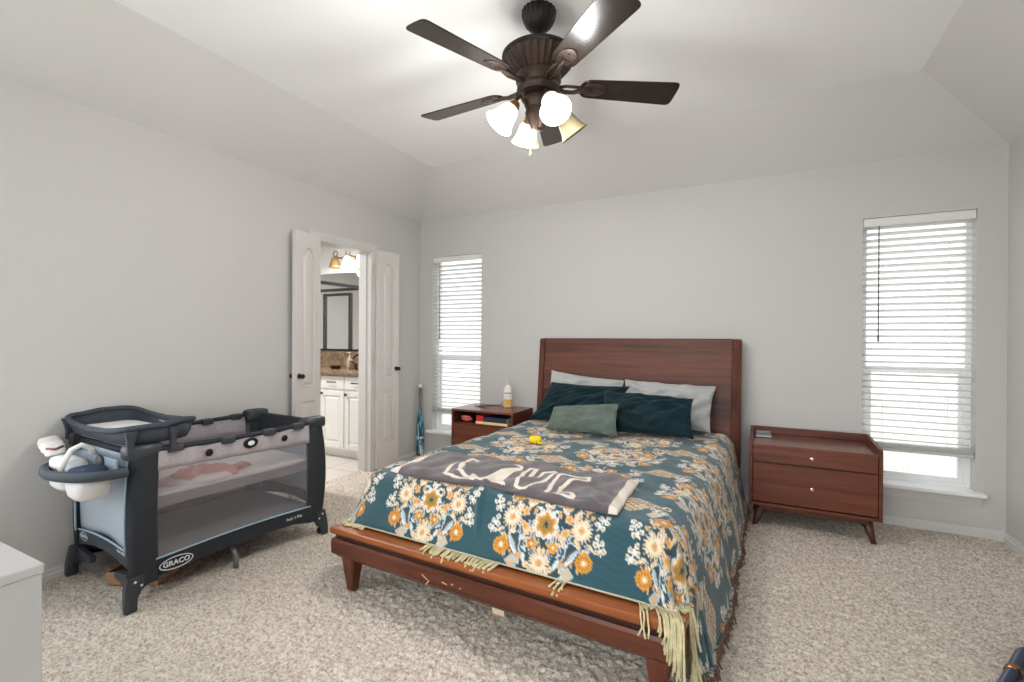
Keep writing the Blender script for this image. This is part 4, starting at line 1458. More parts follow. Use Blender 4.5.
for k, a in enumerate((-42, 46, 135, 222)):
    a = R(a)
    dx, dy = math.cos(a), math.sin(a)
    hub = Vector((0.055 * dx, 0.055 * dy, -0.445))
    sock = Vector((0.108 * dx, 0.108 * dy, -0.444))
    m_ = MB()
    m_.tube([hub, hub + Vector((0.02 * dx, 0.02 * dy, 0.018)), Vector((0.085 * dx, 0.085 * dy, -0.408)), sock + Vector((0.004 * dx, 0.004 * dy, 0.012)), sock], [0.010, 0.008, 0.008, 0.009, 0.012], 10)
    arm = m_.build('lamp_arm', M_fan2, fan, smooth=True)
    ax = Vector((0.62 * dx, 0.62 * dy, -0.80)).normalized()
    q = Vector((0, 0, -1)).rotation_difference(ax).to_matrix().to_4x4()
    Ms = Matrix.Translation(sock) @ q
    m_ = MB()
    m_.lathe([(0.030, -0.040), (0.033, -0.034), (0.030, -0.028), (0.024, -0.020), (0.026, -0.010), (0.018, 0.004)], 24, Ms, 0.06, 8)
    m_.build('lamp_holder', M_gold, arm, smooth=True)
    m_ = MB()
    prof = [(0.024, -0.028), (0.034, -0.033), (0.042, -0.048), (0.048, -0.074), (0.054, -0.100), (0.064, -0.122), (0.071, -0.132), (0.068, -0.132), (0.060, -0.120), (0.050, -0.098), (0.043, -0.074), (0.038, -0.050), (0.028, -0.037)]
    m_.rings([[Ms @ Vector((r_ * math.cos(2 * PI * i / 36), r_ * math.sin(2 * PI * i / 36), z)) for i in range(36)] for r_, z in prof], cap=False)
    lit = k != 1
    sh = m_.build('lamp_shade', M_glow if lit else M_amber, fan, smooth=True)
    m_ = MB()
    m_.lathe([(0.012, -0.040), (0.014, -0.060), (0.024, -0.082), (0.026, -0.098), (0.018, -0.114), (0.001, -0.120)], 16, Ms)
    m_.build('bulb', glow_mat('lit_bulb', rgb(255, 250, 240), (1.0, 0.94, 0.84, 1), 5.0) if lit else mat('dead_bulb', rgb(225, 220, 205), 0.3), sh, smooth=True)
    if lit:
        LAMPS.append(Vector((FXc, FYc, HT)) + Ms @ Vector((0, 0, -0.165)))
for (x, y, l) in ((-0.018, -0.040, 0.13), (0.010, -0.042, 0.09)):
    m_ = MB()
    m_.tube([(x, y, -0.53), (x, y - 0.004, -0.53 - l)], 0.0012, 5)
    m_.lathe([(0.001, -0.53 - l - 0.03), (0.0055, -0.53 - l - 0.024), (0.004, -0.53 - l - 0.006), (0.001, -0.53 - l)], 8, Matrix.Translation((x, y - 0.004, 0)))
    m_.build('pull_chain', M_gold, fan)
for p in LAMPS:
    d = bpy.data.lights.new('fan_bulb_light', 'POINT')
    d.energy = 24; d.color = (1.0, 0.98, 0.96); d.shadow_soft_size = 0.07
    o = bpy.data.objects.new('fan_bulb_light', d); o.location = p; C.objects.link(o)


# ================================================================== PLAYARD (travel cot)
cot = thing('playard', 'grey and black mesh-sided playard with a changing table on one end', 'playard', (0.392, -2.388, 0), R(-3))
M_cloth = mat('black_cloth', rgb(38, 42, 48), 0.85, bump=0.2, bscale=300)
M_slate = mat('slate_cloth', rgb(56, 63, 72), 0.8, bump=0.2, bscale=300)
M_plast = mat('charcoal_plastic', rgb(54, 58, 64), 0.45)
M_blue = mat('blue_grey_cloth', rgb(170, 181, 191), 0.85, bump=0.15, bscale=120)
M_pipe = mat('pale_piping', rgb(158, 186, 200), 0.7)
M_heather = mat('heather_cloth', rgb(168, 160, 164), 0.9, bump=0.3, bscale=200, var=0.12, vscale=90)
M_net = mesh_mat('grey_netting', rgb(150, 145, 148), 0.30)
M_net2 = mesh_mat('pale_netting', rgb(196, 188, 190), 0.16)
M_logo = mat('white_print', rgb(226, 230, 232), 0.6)
CX, CY = 0.335, 0.505


def bow(z):
    return 0.038 * math.sin(PI * min(max((z - 0.06) / 0.66, 0), 1))


for sx in (-1, 1):
    for sy in (-1, 1):
        m_ = MB()
        rr = []
        for i in range(13):
            z = 0.10 + 0.60 * i / 12
            o_ = CY - 0.012 + bow(z) * (1.0 if sy > 0 else 0.35)
            i_ = CY - 0.115 + bow(z) * 0.25
            xo = CX; xi = CX - 0.055
            ring = [(xi, i_ + 0.02), (xo - 0.012, i_), (xo, i_ + 0.014), (xo + 0.004, (o_ + i_) / 2), (xo, o_ - 0.016), (xo - 0.014, o_), (xi, o_)]
            rr.append([Vector((sx * p[0], sy * p[1], z)) for p in ring])
        m_.rings(rr)
        auto_smooth(m_.build('corner_post', M_cloth, cot), 50)
        m_ = MB()
        rr = []
        for z, k in ((0.672, 0.0), (0.684, 0.006), (0.722, 0.006), (0.734, 0.0), (0.738, -0.012)):
            a0, a1 = CX - 0.064 - k, CX + 0.006 + k; b0, b1 = CY - 0.118 - k, CY + 0.010 + k
            dip = 0.03 if z < 0.7 else 0.0
            ring = [(a0, b0, z), (a1 - 0.012, b0, z + dip), (a1, b0 + 0.012, z + dip * 0.8), (a1, b1 - 0.02, z), (a1 - 0.02, b1, z), (a0, b1, z)]
            rr.append([Vector((sx * p[0], sy * p[1], p[2])) for p in ring])
        m_.rings(rr)
        auto_smooth(m_.build('corner_cap', M_plast, cot), 40)
        # foot: tapered plastic shoe splayed outwards, with flat struts running back under the cot
        m_ = MB()
        rr = []
        toe = 0.004 if sy < 0 else 0.006
        for z, xc, yc, hx_, hy_ in ((0.0, CX - 0.004, CY + toe, 0.017, 0.020), (0.008, CX - 0.004, CY + toe - 0.001, 0.019, 0.023), (0.055, CX - 0.008, CY + toe * 0.55, 0.020, 0.024), (0.10, CX - 0.016, CY - 0.012, 0.024, 0.034), (0.152, CX - 0.022, CY - 0.024, 0.026, 0.036)):
            rr.append([Vector((sx * (xc + e * hx_), sy * (yc + f * hy_), z)) for e, f in ((-1, -0.7), (-0.7, -1), (0.7, -1), (1, -0.7), (1, 0.7), (0.7, 1), (-0.7, 1), (-1, 0.7))])
        m_.rings(rr)
        ft = auto_smooth(m_.build('foot', M_plast, cot), 40)
        m_ = MB()
        y0_ = CY - 0.03
        prof = [(y0_ + 0.02, 0.055), (y0_ - 0.03, 0.092), (y0_ - 0.16, 0.118), (y0_ - 0.16, 0.138), (y0_ - 0.06, 0.132), (y0_ + 0.02, 0.135)]
        a, b = sorted((sx * (CX - 0.034), sx * (CX - 0.006)))
        m_.prism([(sy * p[0], p[1]) for p in prof], a, b, 'x')
        m_.build('foot_strut', M_plast, ft, bevel=0.004)
        m_ = MB()
        prof = [(CX - 0.02, 0.05), (CX - 0.05, 0.075), (CX - 0.20, 0.10), (CX - 0.20, 0.128), (CX - 0.03, 0.15), (CX - 0.004, 0.15)]
        a, b = sorted((sy * (CY - 0.035), sy * (CY - 0.008)))
        m_.prism([(sx * p[0], p[1]) for p in prof], a, b, 'y')
        m_.build('foot_strut', M_plast, ft, bevel=0.004)
        if sy > 0:
            m_ = MB()
            m_.lathe([(0.022, -0.012), (0.026, -0.008), (0.026, 0.008), (0.022, 0.012)], 20, Matrix.Translation((sx * (CX - 0.02), CY - 0.004, 0.022)) @ Matrix.Rotation(R(90), 4, 'Y'))
            m_.build('wheel', M_black, ft, smooth=True)
        for (yy, zz_) in ((sy * (CY - 0.012), 0.130), (sy * (CY - 0.036), 0.108)):
            m_ = MB()
            m_.lathe([(0.006, 0), (0.006, 0.003), (0.003, 0.005)], 10, Matrix.Translation((sx * (CX + 0.004), yy, zz_)) @ Matrix.Rotation(R(90 * sx), 4, 'Y'))
            m_.build('rivet', M_logo, ft)
# piping down the posts beside the end panel
for sx in (-1, 1):
    m_ = MB()
    m_.tube([(sx * (CX - 0.058), -CY - 0.004 - bow(z) * 0.35 + 0.012, z) for z in [0.24 + 0.44 * i / 10 for i in range(11)]], 0.005, 6)
    m_.build('post_piping', M_pipe, cot, smooth=True)

HALF = CY - 0.095
NB = 24
for sx in (-1, 1):
    X = sx * (CX - 0.012)
    top_of = lambda t: 0.706 - 0.010 * math.sin(PI * t)
    band_lo = lambda t: 0.608 - 0.022 * t + 0.0 * t
    arch_hi = lambda t: 0.200 + 0.012 * math.sin(PI * t)
    arch_lo = lambda t: 0.115 + 0.018 * math.sin(PI * t)
    yy = lambda t: -HALF + 2 * HALF * t
    MB().grid(lambda a, b: Vector((X, yy(a), arch_hi(a) + (band_lo(a) - arch_hi(a)) * b)), NB, 4).build('mesh_side', M_net, cot)
    MB().grid(lambda a, b: Vector((X + sx * (0.004 + 0.004 * math.sin(a * 40)), yy(a), band_lo(a) + (top_of(a) - band_lo(a)) * b)), 60, 4).build('side_band', M_heather, cot, smooth=True, solid=0.006)
    MB().grid(lambda a, b: Vector((X + sx * 0.006, yy(a), arch_lo(a) + (arch_hi(a) - arch_lo(a)) * b)), NB, 3).build('lower_band', M_cloth, cot, solid=0.01)
    m_ = MB(); m_.tube([(X + sx * 0.010, yy(t), arch_hi(t)) for t in [i / 20 for i in range(21)]], 0.0045, 6); m_.build('side_piping', M_pipe, cot, smooth=True)
    m_ = MB(); m_.tube([(X, yy(t), top_of(t)) for t in [i / 20 for i in range(21)]], 0.013, 10); m_.build('top_rail', M_cloth, cot, smooth=True)
    for t in (0.10, 0.40, 0.68, 0.90):
        m_ = MB()
        m_.box((X - 0.020, yy(t) - 0.034, top_of(t) - 0.022), (X + 0.020, yy(t) + 0.034, top_of(t) + 0.015))
        m_.build('rail_clip', M_plast, cot, bevel=0.008)
    for t in (0.285, 0.79):
        m_ = MB()
        m_.lathe([(0.017, 0), (0.019, 0.004), (0.016, 0.008), (0.004, 0.009)], 20, Matrix.Translation((X + sx * 0.006, yy(t), 0.645)) @ Matrix.Rotation(R(90 * sx), 4, 'Y'))
        m_.build('side_button', M_black, cot, smooth=True)
    m_ = MB()
    m_.lathe([(0.030, 0), (0.033, 0.004), (0.030, 0.009), (0.018, 0.010)], 28, Matrix.Translation((X + sx * 0.006, yy(0.545), 0.655)) @ Matrix.Rotation(R(90 * sx), 4, 'Y') @ Matrix.Diagonal((0.85, 1.25, 1, 1)))
    bd = m_.build('oval_badge', M_black, cot, smooth=True)
    m_ = MB()
    m_.lathe([(0.016, 0), (0.015, 0.002)], 20, Matrix.Translation((X + sx * 0.0155, yy(0.545), 0.655)) @ Matrix.Rotation(R(90 * sx), 4, 'Y') @ Matrix.Diagonal((0.8, 1.2, 1, 1)))
    m_.build('badge_face', M_logo, bd)
for sy in (-1, 1):
    Yp = sy * (CY - 0.02)
    xx = lambda t: -(CX - 0.05) + 2 * (CX - 0.05) * t
    e_hi = lambda t: 0.245 + 0.018 * math.sin(PI * t)
    e_lo = lambda t: 0.165 + 0.035 * math.sin(PI * t)
    MB().grid(lambda a, b: Vector((xx(a), Yp + sy * 0.006 * math.sin(a * 9 + b * 4), e_hi(a) + (0.70 - e_hi(a)) * b)), 30, 14).build('end_panel', M_blue, cot, smooth=True, solid=0.004)
    MB().grid(lambda a, b: Vector((xx(a), Yp + sy * 0.008, e_lo(a) + (e_hi(a) - e_lo(a)) * b)), 20, 3).build('lower_band', M_slate, cot, solid=0.008)
    m_ = MB(); m_.tube([(xx(t), Yp + sy * 0.012, e_hi(t)) for t in [i / 20 for i in range(21)]], 0.0045, 6); m_.build('end_piping', M_pipe, cot, smooth=True)
    m_ = MB(); m_.tube([(xx(0), Yp, 0.70), (xx(1), Yp, 0.70)], 0.014, 10); m_.build('top_rail', M_cloth, cot, smooth=True)
    if sy > 0:
        m_ = MB(); m_.box((xx(0), Yp - 0.016, 0.585), (xx(1), Yp - 0.008, 0.70)); m_.build('end_lining', M_cloth, cot)


def oval_ring(cx, cz, a, b, w_, put, parent, name='logo_ring'):
    mb = MB()
    n = 40
    mb.rings([[put(cx + (a - q) * math.cos(2 * PI * i / n), cz + (b - q) * math.sin(2 * PI * i / n)) for i in range(n)] for q in (0, w_)], cap=False)
    return mb.build(name, M_logo, parent)


# maker's lettering: front band and end band
put_f = lambda u, v: Vector((CX + 0.0025, u, v))
tilt = R(5)
oval_ring(-0.325, 0.156, 0.074, 0.030, 0.005, put_f, cot)
Mf = Matrix(((0, 0, 1, CX + 0.0025), (1, 0, 0, -0.325), (0, 1, 0, 0.156), (0, 0, 0, 1)))
lettering('GRACO', 0.033, M_logo, cot, 'logo_lettering', Mf, bold=0.0007)
Mf2 = Matrix(((0, 0, 1, CX + 0.0025), (1, 0, 0, 0.30), (0, 1, 0, 0.166), (0, 0, 0, 1)))
lettering("Pack 'n Play", 0.022, M_logo, cot, 'side_lettering', Mf2)
Ye = -CY + 0.010
put_e = lambda u, v: Vector((u, Ye, v))
oval_ring(-0.215, 0.218, 0.047, 0.021, 0.004, put_e, cot)
lettering('GRACO', 0.021, M_logo, cot, 'logo_lettering', Matrix(((1, 0, 0, -0.215), (0, 0, -1, Ye), (0, 1, 0, 0.218), (0, 0, 0, 1))), bold=0.0005)
lettering("Pack 'n Play", 0.017, M_logo, cot, 'end_lettering', Matrix.Translation((0.20, Ye, 0.232)) @ Matrix.Rotation(R(4), 4, 'Y') @ Matrix.Rotation(R(90), 4, 'X'))
# floor mat, bassinet tub and its raised floor
m_ = MB(); m_.box((-CX + 0.03, -CY + 0.05, 0.165), (CX - 0.03, CY - 0.05, 0.192)); m_.build('floor_mat', mat('grey_mat', rgb(142, 140, 144), 0.85, bump=0.2, bscale=60), cot, bevel=0.008)
m_ = MB(); m_.box((-CX + 0.045, -CY + 0.06, 0.462), (CX - 0.045, CY - 0.05, 0.486)); m_.build('bassinet_floor', mat('bassinet_sheet', rgb(216, 212, 212), 0.85, bump=0.3, bscale=30), cot, bevel=0.008)
for sx in (-1, 1):
    X = sx * (CX - 0.036)
    MB().grid(lambda a, b: Vector((X, -CY + 0.06 + (2 * CY - 0.11) * a, 0.445 + 0.20 * b)), 12, 3).build('bassinet_side', M_net2, cot)
    MB().grid(lambda a, b: Vector((X + sx * 0.003, -CY + 0.06 + (2 * CY - 0.11) * a, 0.428 - 0.012 * a + 0.05 * b)), 12, 2).build('bassinet_skirt', mesh_mat('skirt_cloth', rgb(150, 142, 146), 0.75), cot)
# mesh wall of the far end with the pale logo print
# under-frame: rails meeting at a centre hub with a small curved prop
for sx in (-1, 1):
    for sy in (-1, 1):
        m_ = MB(); m_.tube([(sx * 0.29, sy * (CY - 0.06), 0.105), (sx * 0.03, sy * 0.03, 0.135)], 0.010, 8); m_.build('under_rail', M_black, cot, smooth=True)
m_ = MB(); m_.lathe([(0.05, 0.125), (0.055, 0.13), (0.055, 0.16), (0.05, 0.165)], 20); m_.build('centre_hub', M_plast, cot, smooth=True)
m_ = MB(); m_.tube([(0.24, -0.03, 0.11), (0.29, -0.03, 0.095), (0.315, -0.03, 0.06), (0.315, -0.03, 0.004)], [0.013, 0.013, 0.012, 0.014], 10); m_.build('prop_leg', mat('grey_prop', rgb(120, 116, 112), 0.4), cot, smooth=True)

# ---- changing table on the end
ctr_y, hx, hy = -0.385, 0.350, 0.160


def super_ring(a, b, z, n=56, p=0.33, dz=None):
    pts = []
    for i in range(n):
        q = 2 * PI * i / n
        c_, s_ = math.cos(q), math.sin(q)
        x = a * math.copysign(abs(c_) ** p, c_); y = b * math.copysign(abs(s_) ** p, s_)
        pts.append(Vector((x, ctr_y + y, z + (dz(x, y) if dz else 0))))
    return pts


lift = lambda x, y: 0.018 * (x / hx) ** 2 - 0.012 * (1 - (x / hx) ** 2) + (0.012 if y > 0 else 0)
m_ = MB(); m_.tube(super_ring(hx, hy, 0.802, dz=lift), 0.013, 10, closed=True)
m_.build('changer_rim', M_slate, cot, smooth=True)
m_ = MB()
m_.rings([super_ring(hx, hy, 0.802, dz=lift), super_ring(hx * 0.97, hy * 0.95, 0.772), super_ring(hx * 0.93, hy * 0.88, 0.742), super_ring(hx * 0.80, hy * 0.74, 0.728)], cap=False)
m_.bm.faces.new(list(reversed(m_.bm.verts[-56:]))) if False else None
cs = m_.build('changer_sling', M_slate, cot, smooth=True, solid=0.004)
m_ = MB()
m_.rings([super_ring(hx * 0.84, hy * 0.78, 0.731), super_ring(hx * 0.88, hy * 0.84, 0.756), super_ring(hx * 0.82, hy * 0.76, 0.770)])
m_.build('changer_pad', mat('white_pad', rgb(232, 232, 232), 0.8, bump=0.2, bscale=30), cot, smooth=True)
for (x, y, ww) in ((0.345, -0.515, 0.052), (0.345, -0.345, 0.045), (-0.345, -0.515, 0.052), (-0.345, -0.345, 0.045)):
    m_ = MB()
    s_ = 1 if x > 0 else -1
    rr = []
    for z, w2, xo in ((0.806, ww, 0.008 * s_), (0.77, ww * 0.62, 0.002 * s_), (0.738, ww * 0.5, -0.004 * s_), (0.70, ww * 0.5, -0.004 * s_)):
        rr.append([Vector((x + xo + s_ * e, y + w2 * f, z)) for e, f in ((-0.012, -0.5), (0.012, -0.5), (0.012, 0.5), (-0.012, 0.5))])
    m_.rings(rr); m_.build('changer_hook', M_plast, cot, bevel=0.004)
m_ = MB()
Mc = Matrix.Translation((0.20, -0.290, 0.792)) @ Matrix.Rotation(R(-8), 4, 'Z') @ Matrix.Rotation(R(-32), 4, 'X')
m_.box((-0.075, -0.035, -0.002), (0.075, 0.045, 0.002), Mc)
cd = m_.build('warning_card', mat('grey_card', rgb(150, 156, 160), 0.6, var=0.15, vscale=60), cot)
m_ = MB(); m_.box((-0.073, 0.026, 0.002), (0.073, 0.043, 0.0028), Mc); m_.build('yellow_strip', mat('yellow_strip', rgb(226, 178, 70), 0.6), cd)
for (x, y) in ((-0.035, 0.0), (0.03, -0.004)):
    m_ = MB(); m_.box((x - 0.026, y - 0.016, 0.002), (x + 0.026, y + 0.014, 0.0028), Mc); m_.build('card_print', mat('dark_print', rgb(84, 92, 102), 0.6), cd)

# ---- nappy organiser hung on the end
org = thing('nappy_organiser', 'slate plastic organiser tray hanging on the end of the playard', 'organiser', (0.424, -2.390, -0.018), R(-3))
oy = -CY - 0.03


def d_ring(k, z, n=40):
    """D-shaped outline, flat side against the cot."""
    pts = []
    for i in range(n):
        q = PI * i / (n - 1)
        pts.append(Vector((0.055 + 0.29 * k * math.cos(q), oy - 0.185 * k * math.sin(q) ** 0.8 if math.sin(q) > 0 else oy, z + 0.012 * math.cos(q))))
    return pts


m_ = MB()
outr = d_ring(1.0, 0.640)
m_.rings([d_ring(0.99, 0.622), d_ring(1.03, 0.634), d_ring(1.02, 0.656), d_ring(0.96, 0.664), d_ring(0.86, 0.656), d_ring(0.86, 0.628), d_ring(0.99, 0.622)], cap=False)
auto_smooth(m_.build('tray_rim', M_slate, org), 60)
m_ = MB(); m_.box((-0.24, oy - 0.012, 0.615), (0.26, oy + 0.004, 0.700)); m_.build('hanger_plate', mat('grey_hanger', rgb(130, 140, 152), 0.6), org, bevel=0.006)
m_ = MB(); m_.lathe([(0.030, 0), (0.034, 0.006), (0.028, 0.014), (0.012, 0.016)], 24, Matrix.Translation((0.11, oy - 0.012, 0.672)) @ Matrix.Rotation(R(90), 4, 'X')); m_.build('dial', M_plast, org, smooth=True)
for (xa, xb, zl, depth) in ((-0.165, 0.055, 0.548, 0.125), (0.075, 0.265, 0.540, 0.135)):
    xm, hw_ = (xa + xb) / 2, (xb - xa) / 2
    m_ = MB()
    rr = []
    for z, k in ((zl, 0.70), (zl + 0.014, 0.86), (zl + 0.05, 0.95), (0.628, 1.0)):
        rr.append([Vector((xm + hw_ * k * math.copysign(abs(math.cos(q)) ** 0.6, math.cos(q)), oy - 0.012 - depth * 0.5 + depth * 0.5 * k * math.copysign(abs(math.sin(q)) ** 0.6, math.sin(q)), z)) for q in [2 * PI * i / 28 for i in range(28)]])
    m_.rings(rr, cap=False)
    m_.bm.faces.new(m_.bm.verts[:28])
    m_.build('pocket', mat('white_pocket', rgb(222, 220, 218), 0.85, bump=0.3, bscale=40), org, smooth=True, solid=0.003)
m_ = MB()
m_.tube([(0.06, oy - 0.14, 0.650), (0.055, oy - 0.125, 0.690), (0.05, oy - 0.10, 0.735), (0.052, oy - 0.065, 0.752), (0.06, oy - 0.035, 0.735), (0.062, oy - 0.02, 0.70)], 0.012, 8)
m_.build('strap', mat('white_strap', rgb(226, 226, 222), 0.8), org, smooth=True)

# nappies and wipes carried in the organiser
RC = Matrix.Translation((0.392, -2.388, 0)) @ Matrix.Rotation(R(-3), 4, 'Z')


def soft_pack(name, label, cat, loc, size, rot, m, extra=None):
    r_ = thing(name, label, cat, RC @ Vector(loc), 0)
    r_.rotation_euler = rot
    a, b, c_ = size
    mb = MB()
    rr = []
    for k in range(15):
        t_ = -1 + 2 * k / 14
        e = (1 - min(abs(t_), 0.97) ** 3.5) ** 0.5
        rr.append([Vector((a * t_, b * (0.55 + 0.45 * e) * math.copysign(abs(math.cos(q)) ** 0.7, math.cos(q)) * (1 + 0.07 * math.sin(k * 1.7 + 3 * q)), c_ * (0.25 + 0.75 * e) * math.copysign(abs(math.sin(q)) ** 0.8, math.sin(q)) + 0.004 * math.sin(k * 1.3))) for q in [2 * PI * i / 22 for i in range(22)]])
    mb.rings(rr)
    mb.build('wrap', m, r_, smooth=True)
    if extra: extra(r_)
    return r_


def diaper_trim(r_):
    mb = MB(); mb.tube([(0.055, -0.03, 0.018), (0.075, 0.0, 0.016), (0.06, 0.03, 0.016)], 0.006, 6); mb.build('elastic_edge', mat('rose_edge', rgb(150, 100, 102), 0.8), r_, smooth=True)


soft_pack('folded_nappy', 'folded white nappy sticking out over the organiser rim, rose tape inside', 'nappy', (-0.235, oy - 0.075, 0.695), (0.090, 0.045, 0.017), (R(8), R(16), R(-8)), mat('nappy_white', rgb(238, 236, 232), 0.9, bump=0.3, bscale=60), diaper_trim)
soft_pack('nappy_stack', 'white bundle of nappies filling the middle pocket of the organiser', 'nappies', (0.0, oy - 0.085, 0.642), (0.085, 0.045, 0.032), (0, R(4), R(6)), mat('nappy_white2', rgb(228, 230, 232), 0.9, bump=0.3, bscale=60))
soft_pack('muslin_cloth', 'crumpled navy cloth in the organiser pocket nearest the playard corner post', 'cloth', (0.197, oy - 0.080, 0.632), (0.075, 0.05, 0.026), (0, R(-4), R(8)), mat('navy_muslin', rgb(44, 58, 82), 0.9, bump=0.4, bscale=60))
soft_pack('grooming_case', 'dark case with a red edge behind the folded nappy in the organiser', 'case', (-0.125, oy - 0.034, 0.694), (0.036, 0.016, 0.012), (0, R(6), R(4)), mat('case_black', rgb(44, 38, 42), 0.6))

# pink swaddle lying in the bassinet
sw = thing('baby_clothes', 'pink baby sleepsuit lying on the raised bassinet floor of the playard', 'baby clothes', RC @ Vector((0.17, -0.125, 0.487)), R(75))


def lump(name, cx, cy, a, b, h, m, seed, ang=0.0):
    rg = np.random.default_rng(seed)
    ph = rg.random(6) * 6
    n1, n2 = 30, 12
    mb = MB()
    rr = []
    for j in range(n2 + 1):
        t_ = j / n2
        ring = []
        for i in range(n1):
            q = 2 * PI * i / n1
            r_ = math.cos(t_ * PI / 2) ** 0.6 if j < n2 else 0.02
            w_ = 1 + 0.12 * math.sin(3 * q + ph[0]) + 0.08 * math.sin(5 * q + ph[1])
            x, y = a * r_ * w_ * math.cos(q), b * r_ * w_ * math.sin(q)
            z = h * math.sin(t_ * PI / 2) * (1 + 0.25 * math.sin(x * 60 + ph[2]) * math.sin(y * 70 + ph[3]))
            ca, sa = math.cos(ang), math.sin(ang)
            ring.append(Vector((cx + x * ca - y * sa, cy + x * sa + y * ca, z)))
        rr.append(ring)
    mb.rings(rr)
    return mb.build(name, m, sw, smooth=True)


lump('body', 0.0, 0.0, 0.16, 0.10, 0.055, mat('pink_cotton', rgb(226, 158, 152), 0.9, bump=0.4, bscale=70, var=0.12, vscale=30), 1)
lump('sleeve', 0.16, 0.035, 0.09, 0.035, 0.034, mat('pink_cotton_sleeve', rgb(230, 170, 160), 0.9, bump=0.4, bscale=70), 2, 0.3)
lump('leg', -0.15, -0.02, 0.11, 0.045, 0.03, mat('pink_cotton_leg', rgb(222, 178, 172), 0.9, bump=0.4, bscale=70), 3, -0.2)
lump('lining', -0.01, -0.065, 0.15, 0.05, 0.03, mat('white_lining', rgb(232, 220, 216), 0.9, bump=0.4, bscale=70), 4)

# shallow cardboard box pushed under the playard
cbx = thing('cardboard_box', 'open shallow cardboard box on the carpet under the playard', 'box', (0.400, -2.715, 0.006), R(28))
m_ = MB()
a, b, h, t_ = 0.125, 0.085, 0.062, 0.004
m_.box((-a, -b, 0), (a, b, t_)); m_.box((-a, -b, t_), (a, -b + t_, h)); m_.box((-a, b - t_, t_), (a, b, h)); m_.box((-a, -b + t_, t_), (-a + t_, b - t_, h)); m_.box((a - t_, -b + t_, t_), (a, b - t_, h))
m_.build('tray', mat('cardboard', rgb(176, 138, 104), 0.8, var=0.06), cbx)
m_ = MB()
Mf = Matrix.Translation((0, b, h)) @ Matrix.Rotation(R(38), 4, 'X')
m_.box((-a, 0, -0.003), (a, 0.07, 0.0), Mf)
m_.build('flap', mat('cardboard_dark', rgb(140, 108, 82), 0.8), cbx)


# ================================================================== FURNITURE AT THE EDGES OF THE VIEW
cab = thing('dresser', 'plain white chest with a flat top, standing nearest the nappy organiser', 'dresser', (1.380, -4.062, 0.0))
M_chest = mat('chest_paint', rgb(174, 173, 172), 0.5)
m_ = MB(); m_.box((-0.475, -0.475, 0.0), (0.475, 0.475, 0.735)); m_.build('carcass', M_chest, cab, bevel=0.002)
m_ = MB(); m_.box((-0.478, -0.478, 0.735), (0.478, 0.478, 0.755)); m_.build('top_panel', M_chest, cab, bevel=0.003)
for k in range(3):
    dw = MB().box((-0.465, -0.487, 0.04 + k * 0.23), (0.465, -0.4755, 0.255 + k * 0.23)).build('drawer', M_white, cab, bevel=0.002)
    for x in (-0.2, 0.2):
        m_ = MB(); m_.lathe([(0.008, 0), (0.008, 0.012), (0.015, 0.02), (0.001, 0.026)], 12, Matrix.Translation((x, -0.487, 0.15 + k * 0.23)) @ Matrix.Rotation(R(90), 4, 'X')); m_.build('knob', M_bronze, dw)

bs = thing('baby_bouncer', 'dark navy tubular baby bouncer with a copper ring on its base tube', 'baby bouncer', (4.0, -1.645, 0.0), R(-27.4))
M_navy = mat('navy_metal', rgb(58, 72, 104), 0.3, metal=0.5)
m_ = MB()
base = [(0.0, -0.30, 0.05), (0.0, -0.1, 0.05), (0.0, 0.12, 0.05), (0.03, 0.24, 0.045), (0.12, 0.30, 0.03), (0.30, 0.30, 0.03), (0.39, 0.24, 0.045), (0.42, 0.12, 0.05), (0.42, -0.30, 0.05), (0.38, -0.40, 0.035), (0.28, -0.44, 0.024), (0.14, -0.44, 0.024), (0.04, -0.40, 0.035)]
m_.tube(base, 0.022, 12, closed=True); m_.build('base_frame', M_navy, bs, smooth=True)
m_ = MB(); m_.tube([(0.04, -0.32, 0.07), (0.06, -0.1, 0.12), (0.07, 0.16, 0.24), (0.12, 0.25, 0.30), (0.30, 0.25, 0.30), (0.35, 0.16, 0.24), (0.36, -0.1, 0.12), (0.38, -0.32, 0.07)], 0.014, 10); m_.build('seat_frame', M_navy, bs, smooth=True)
m_ = MB(); m_.tube([(0, -0.06, 0.05), (0, -0.028, 0.05)], 0.0245, 14); m_.build('copper_ring', mat('copper', rgb(190, 128, 92), 0.25, metal=0.9), bs, smooth=True)
m_ = MB()
m_.grid(lambda u, v: Vector((0.05 + 0.32 * u, -0.34 + 0.56 * v, 0.075 + 0.20 * v ** 1.4 - 0.06 * math.sin(PI * u))), 16, 16)
m_.build('seat_sling', mat('black_sling', rgb(20, 20, 24), 0.9, bump=0.2, bscale=200), bs, smooth=True, solid=0.01)

# closed parasol leaning in the corner
um = thing('folded_parasol', 'folded teal and white beach parasol standing in the corner by the narrow window', 'parasol', (0.052, -0.058, 0.0), 0)
m_ = MB()
m_.lathe([(0.012, 0.0), (0.014, 0.005), (0.034, 0.03), (0.037, 0.16), (0.034, 0.30), (0.026, 0.42), (0.015, 0.50)], 30, None, 0.10, 6)
ca_ = m_.build('canopy', None, um, smooth=False)
mm = mat('teal_stripe', rgb(44, 104, 124), 0.8)
nt = mm.node_tree
tcn = nt.nodes.new('ShaderNodeTexCoord'); nz = nt.nodes.new('ShaderNodeTexNoise'); nz.inputs['Scale'].default_value = 30
mpn = nt.nodes.new('ShaderNodeMapping'); mpn.inputs['Scale'].default_value = (1.6, 1.6, 0.22)
rp = nt.nodes.new('ShaderNodeValToRGB'); rp.color_ramp.interpolation = 'CONSTANT'
rp.color_ramp.elements[0].color = rgb(30, 66, 92); rp.color_ramp.elements[1].position = 0.48; rp.color_ramp.elements[1].color = rgb(70, 140, 158)
e = rp.color_ramp.elements.new(0.58); e.color = rgb(214, 220, 220)
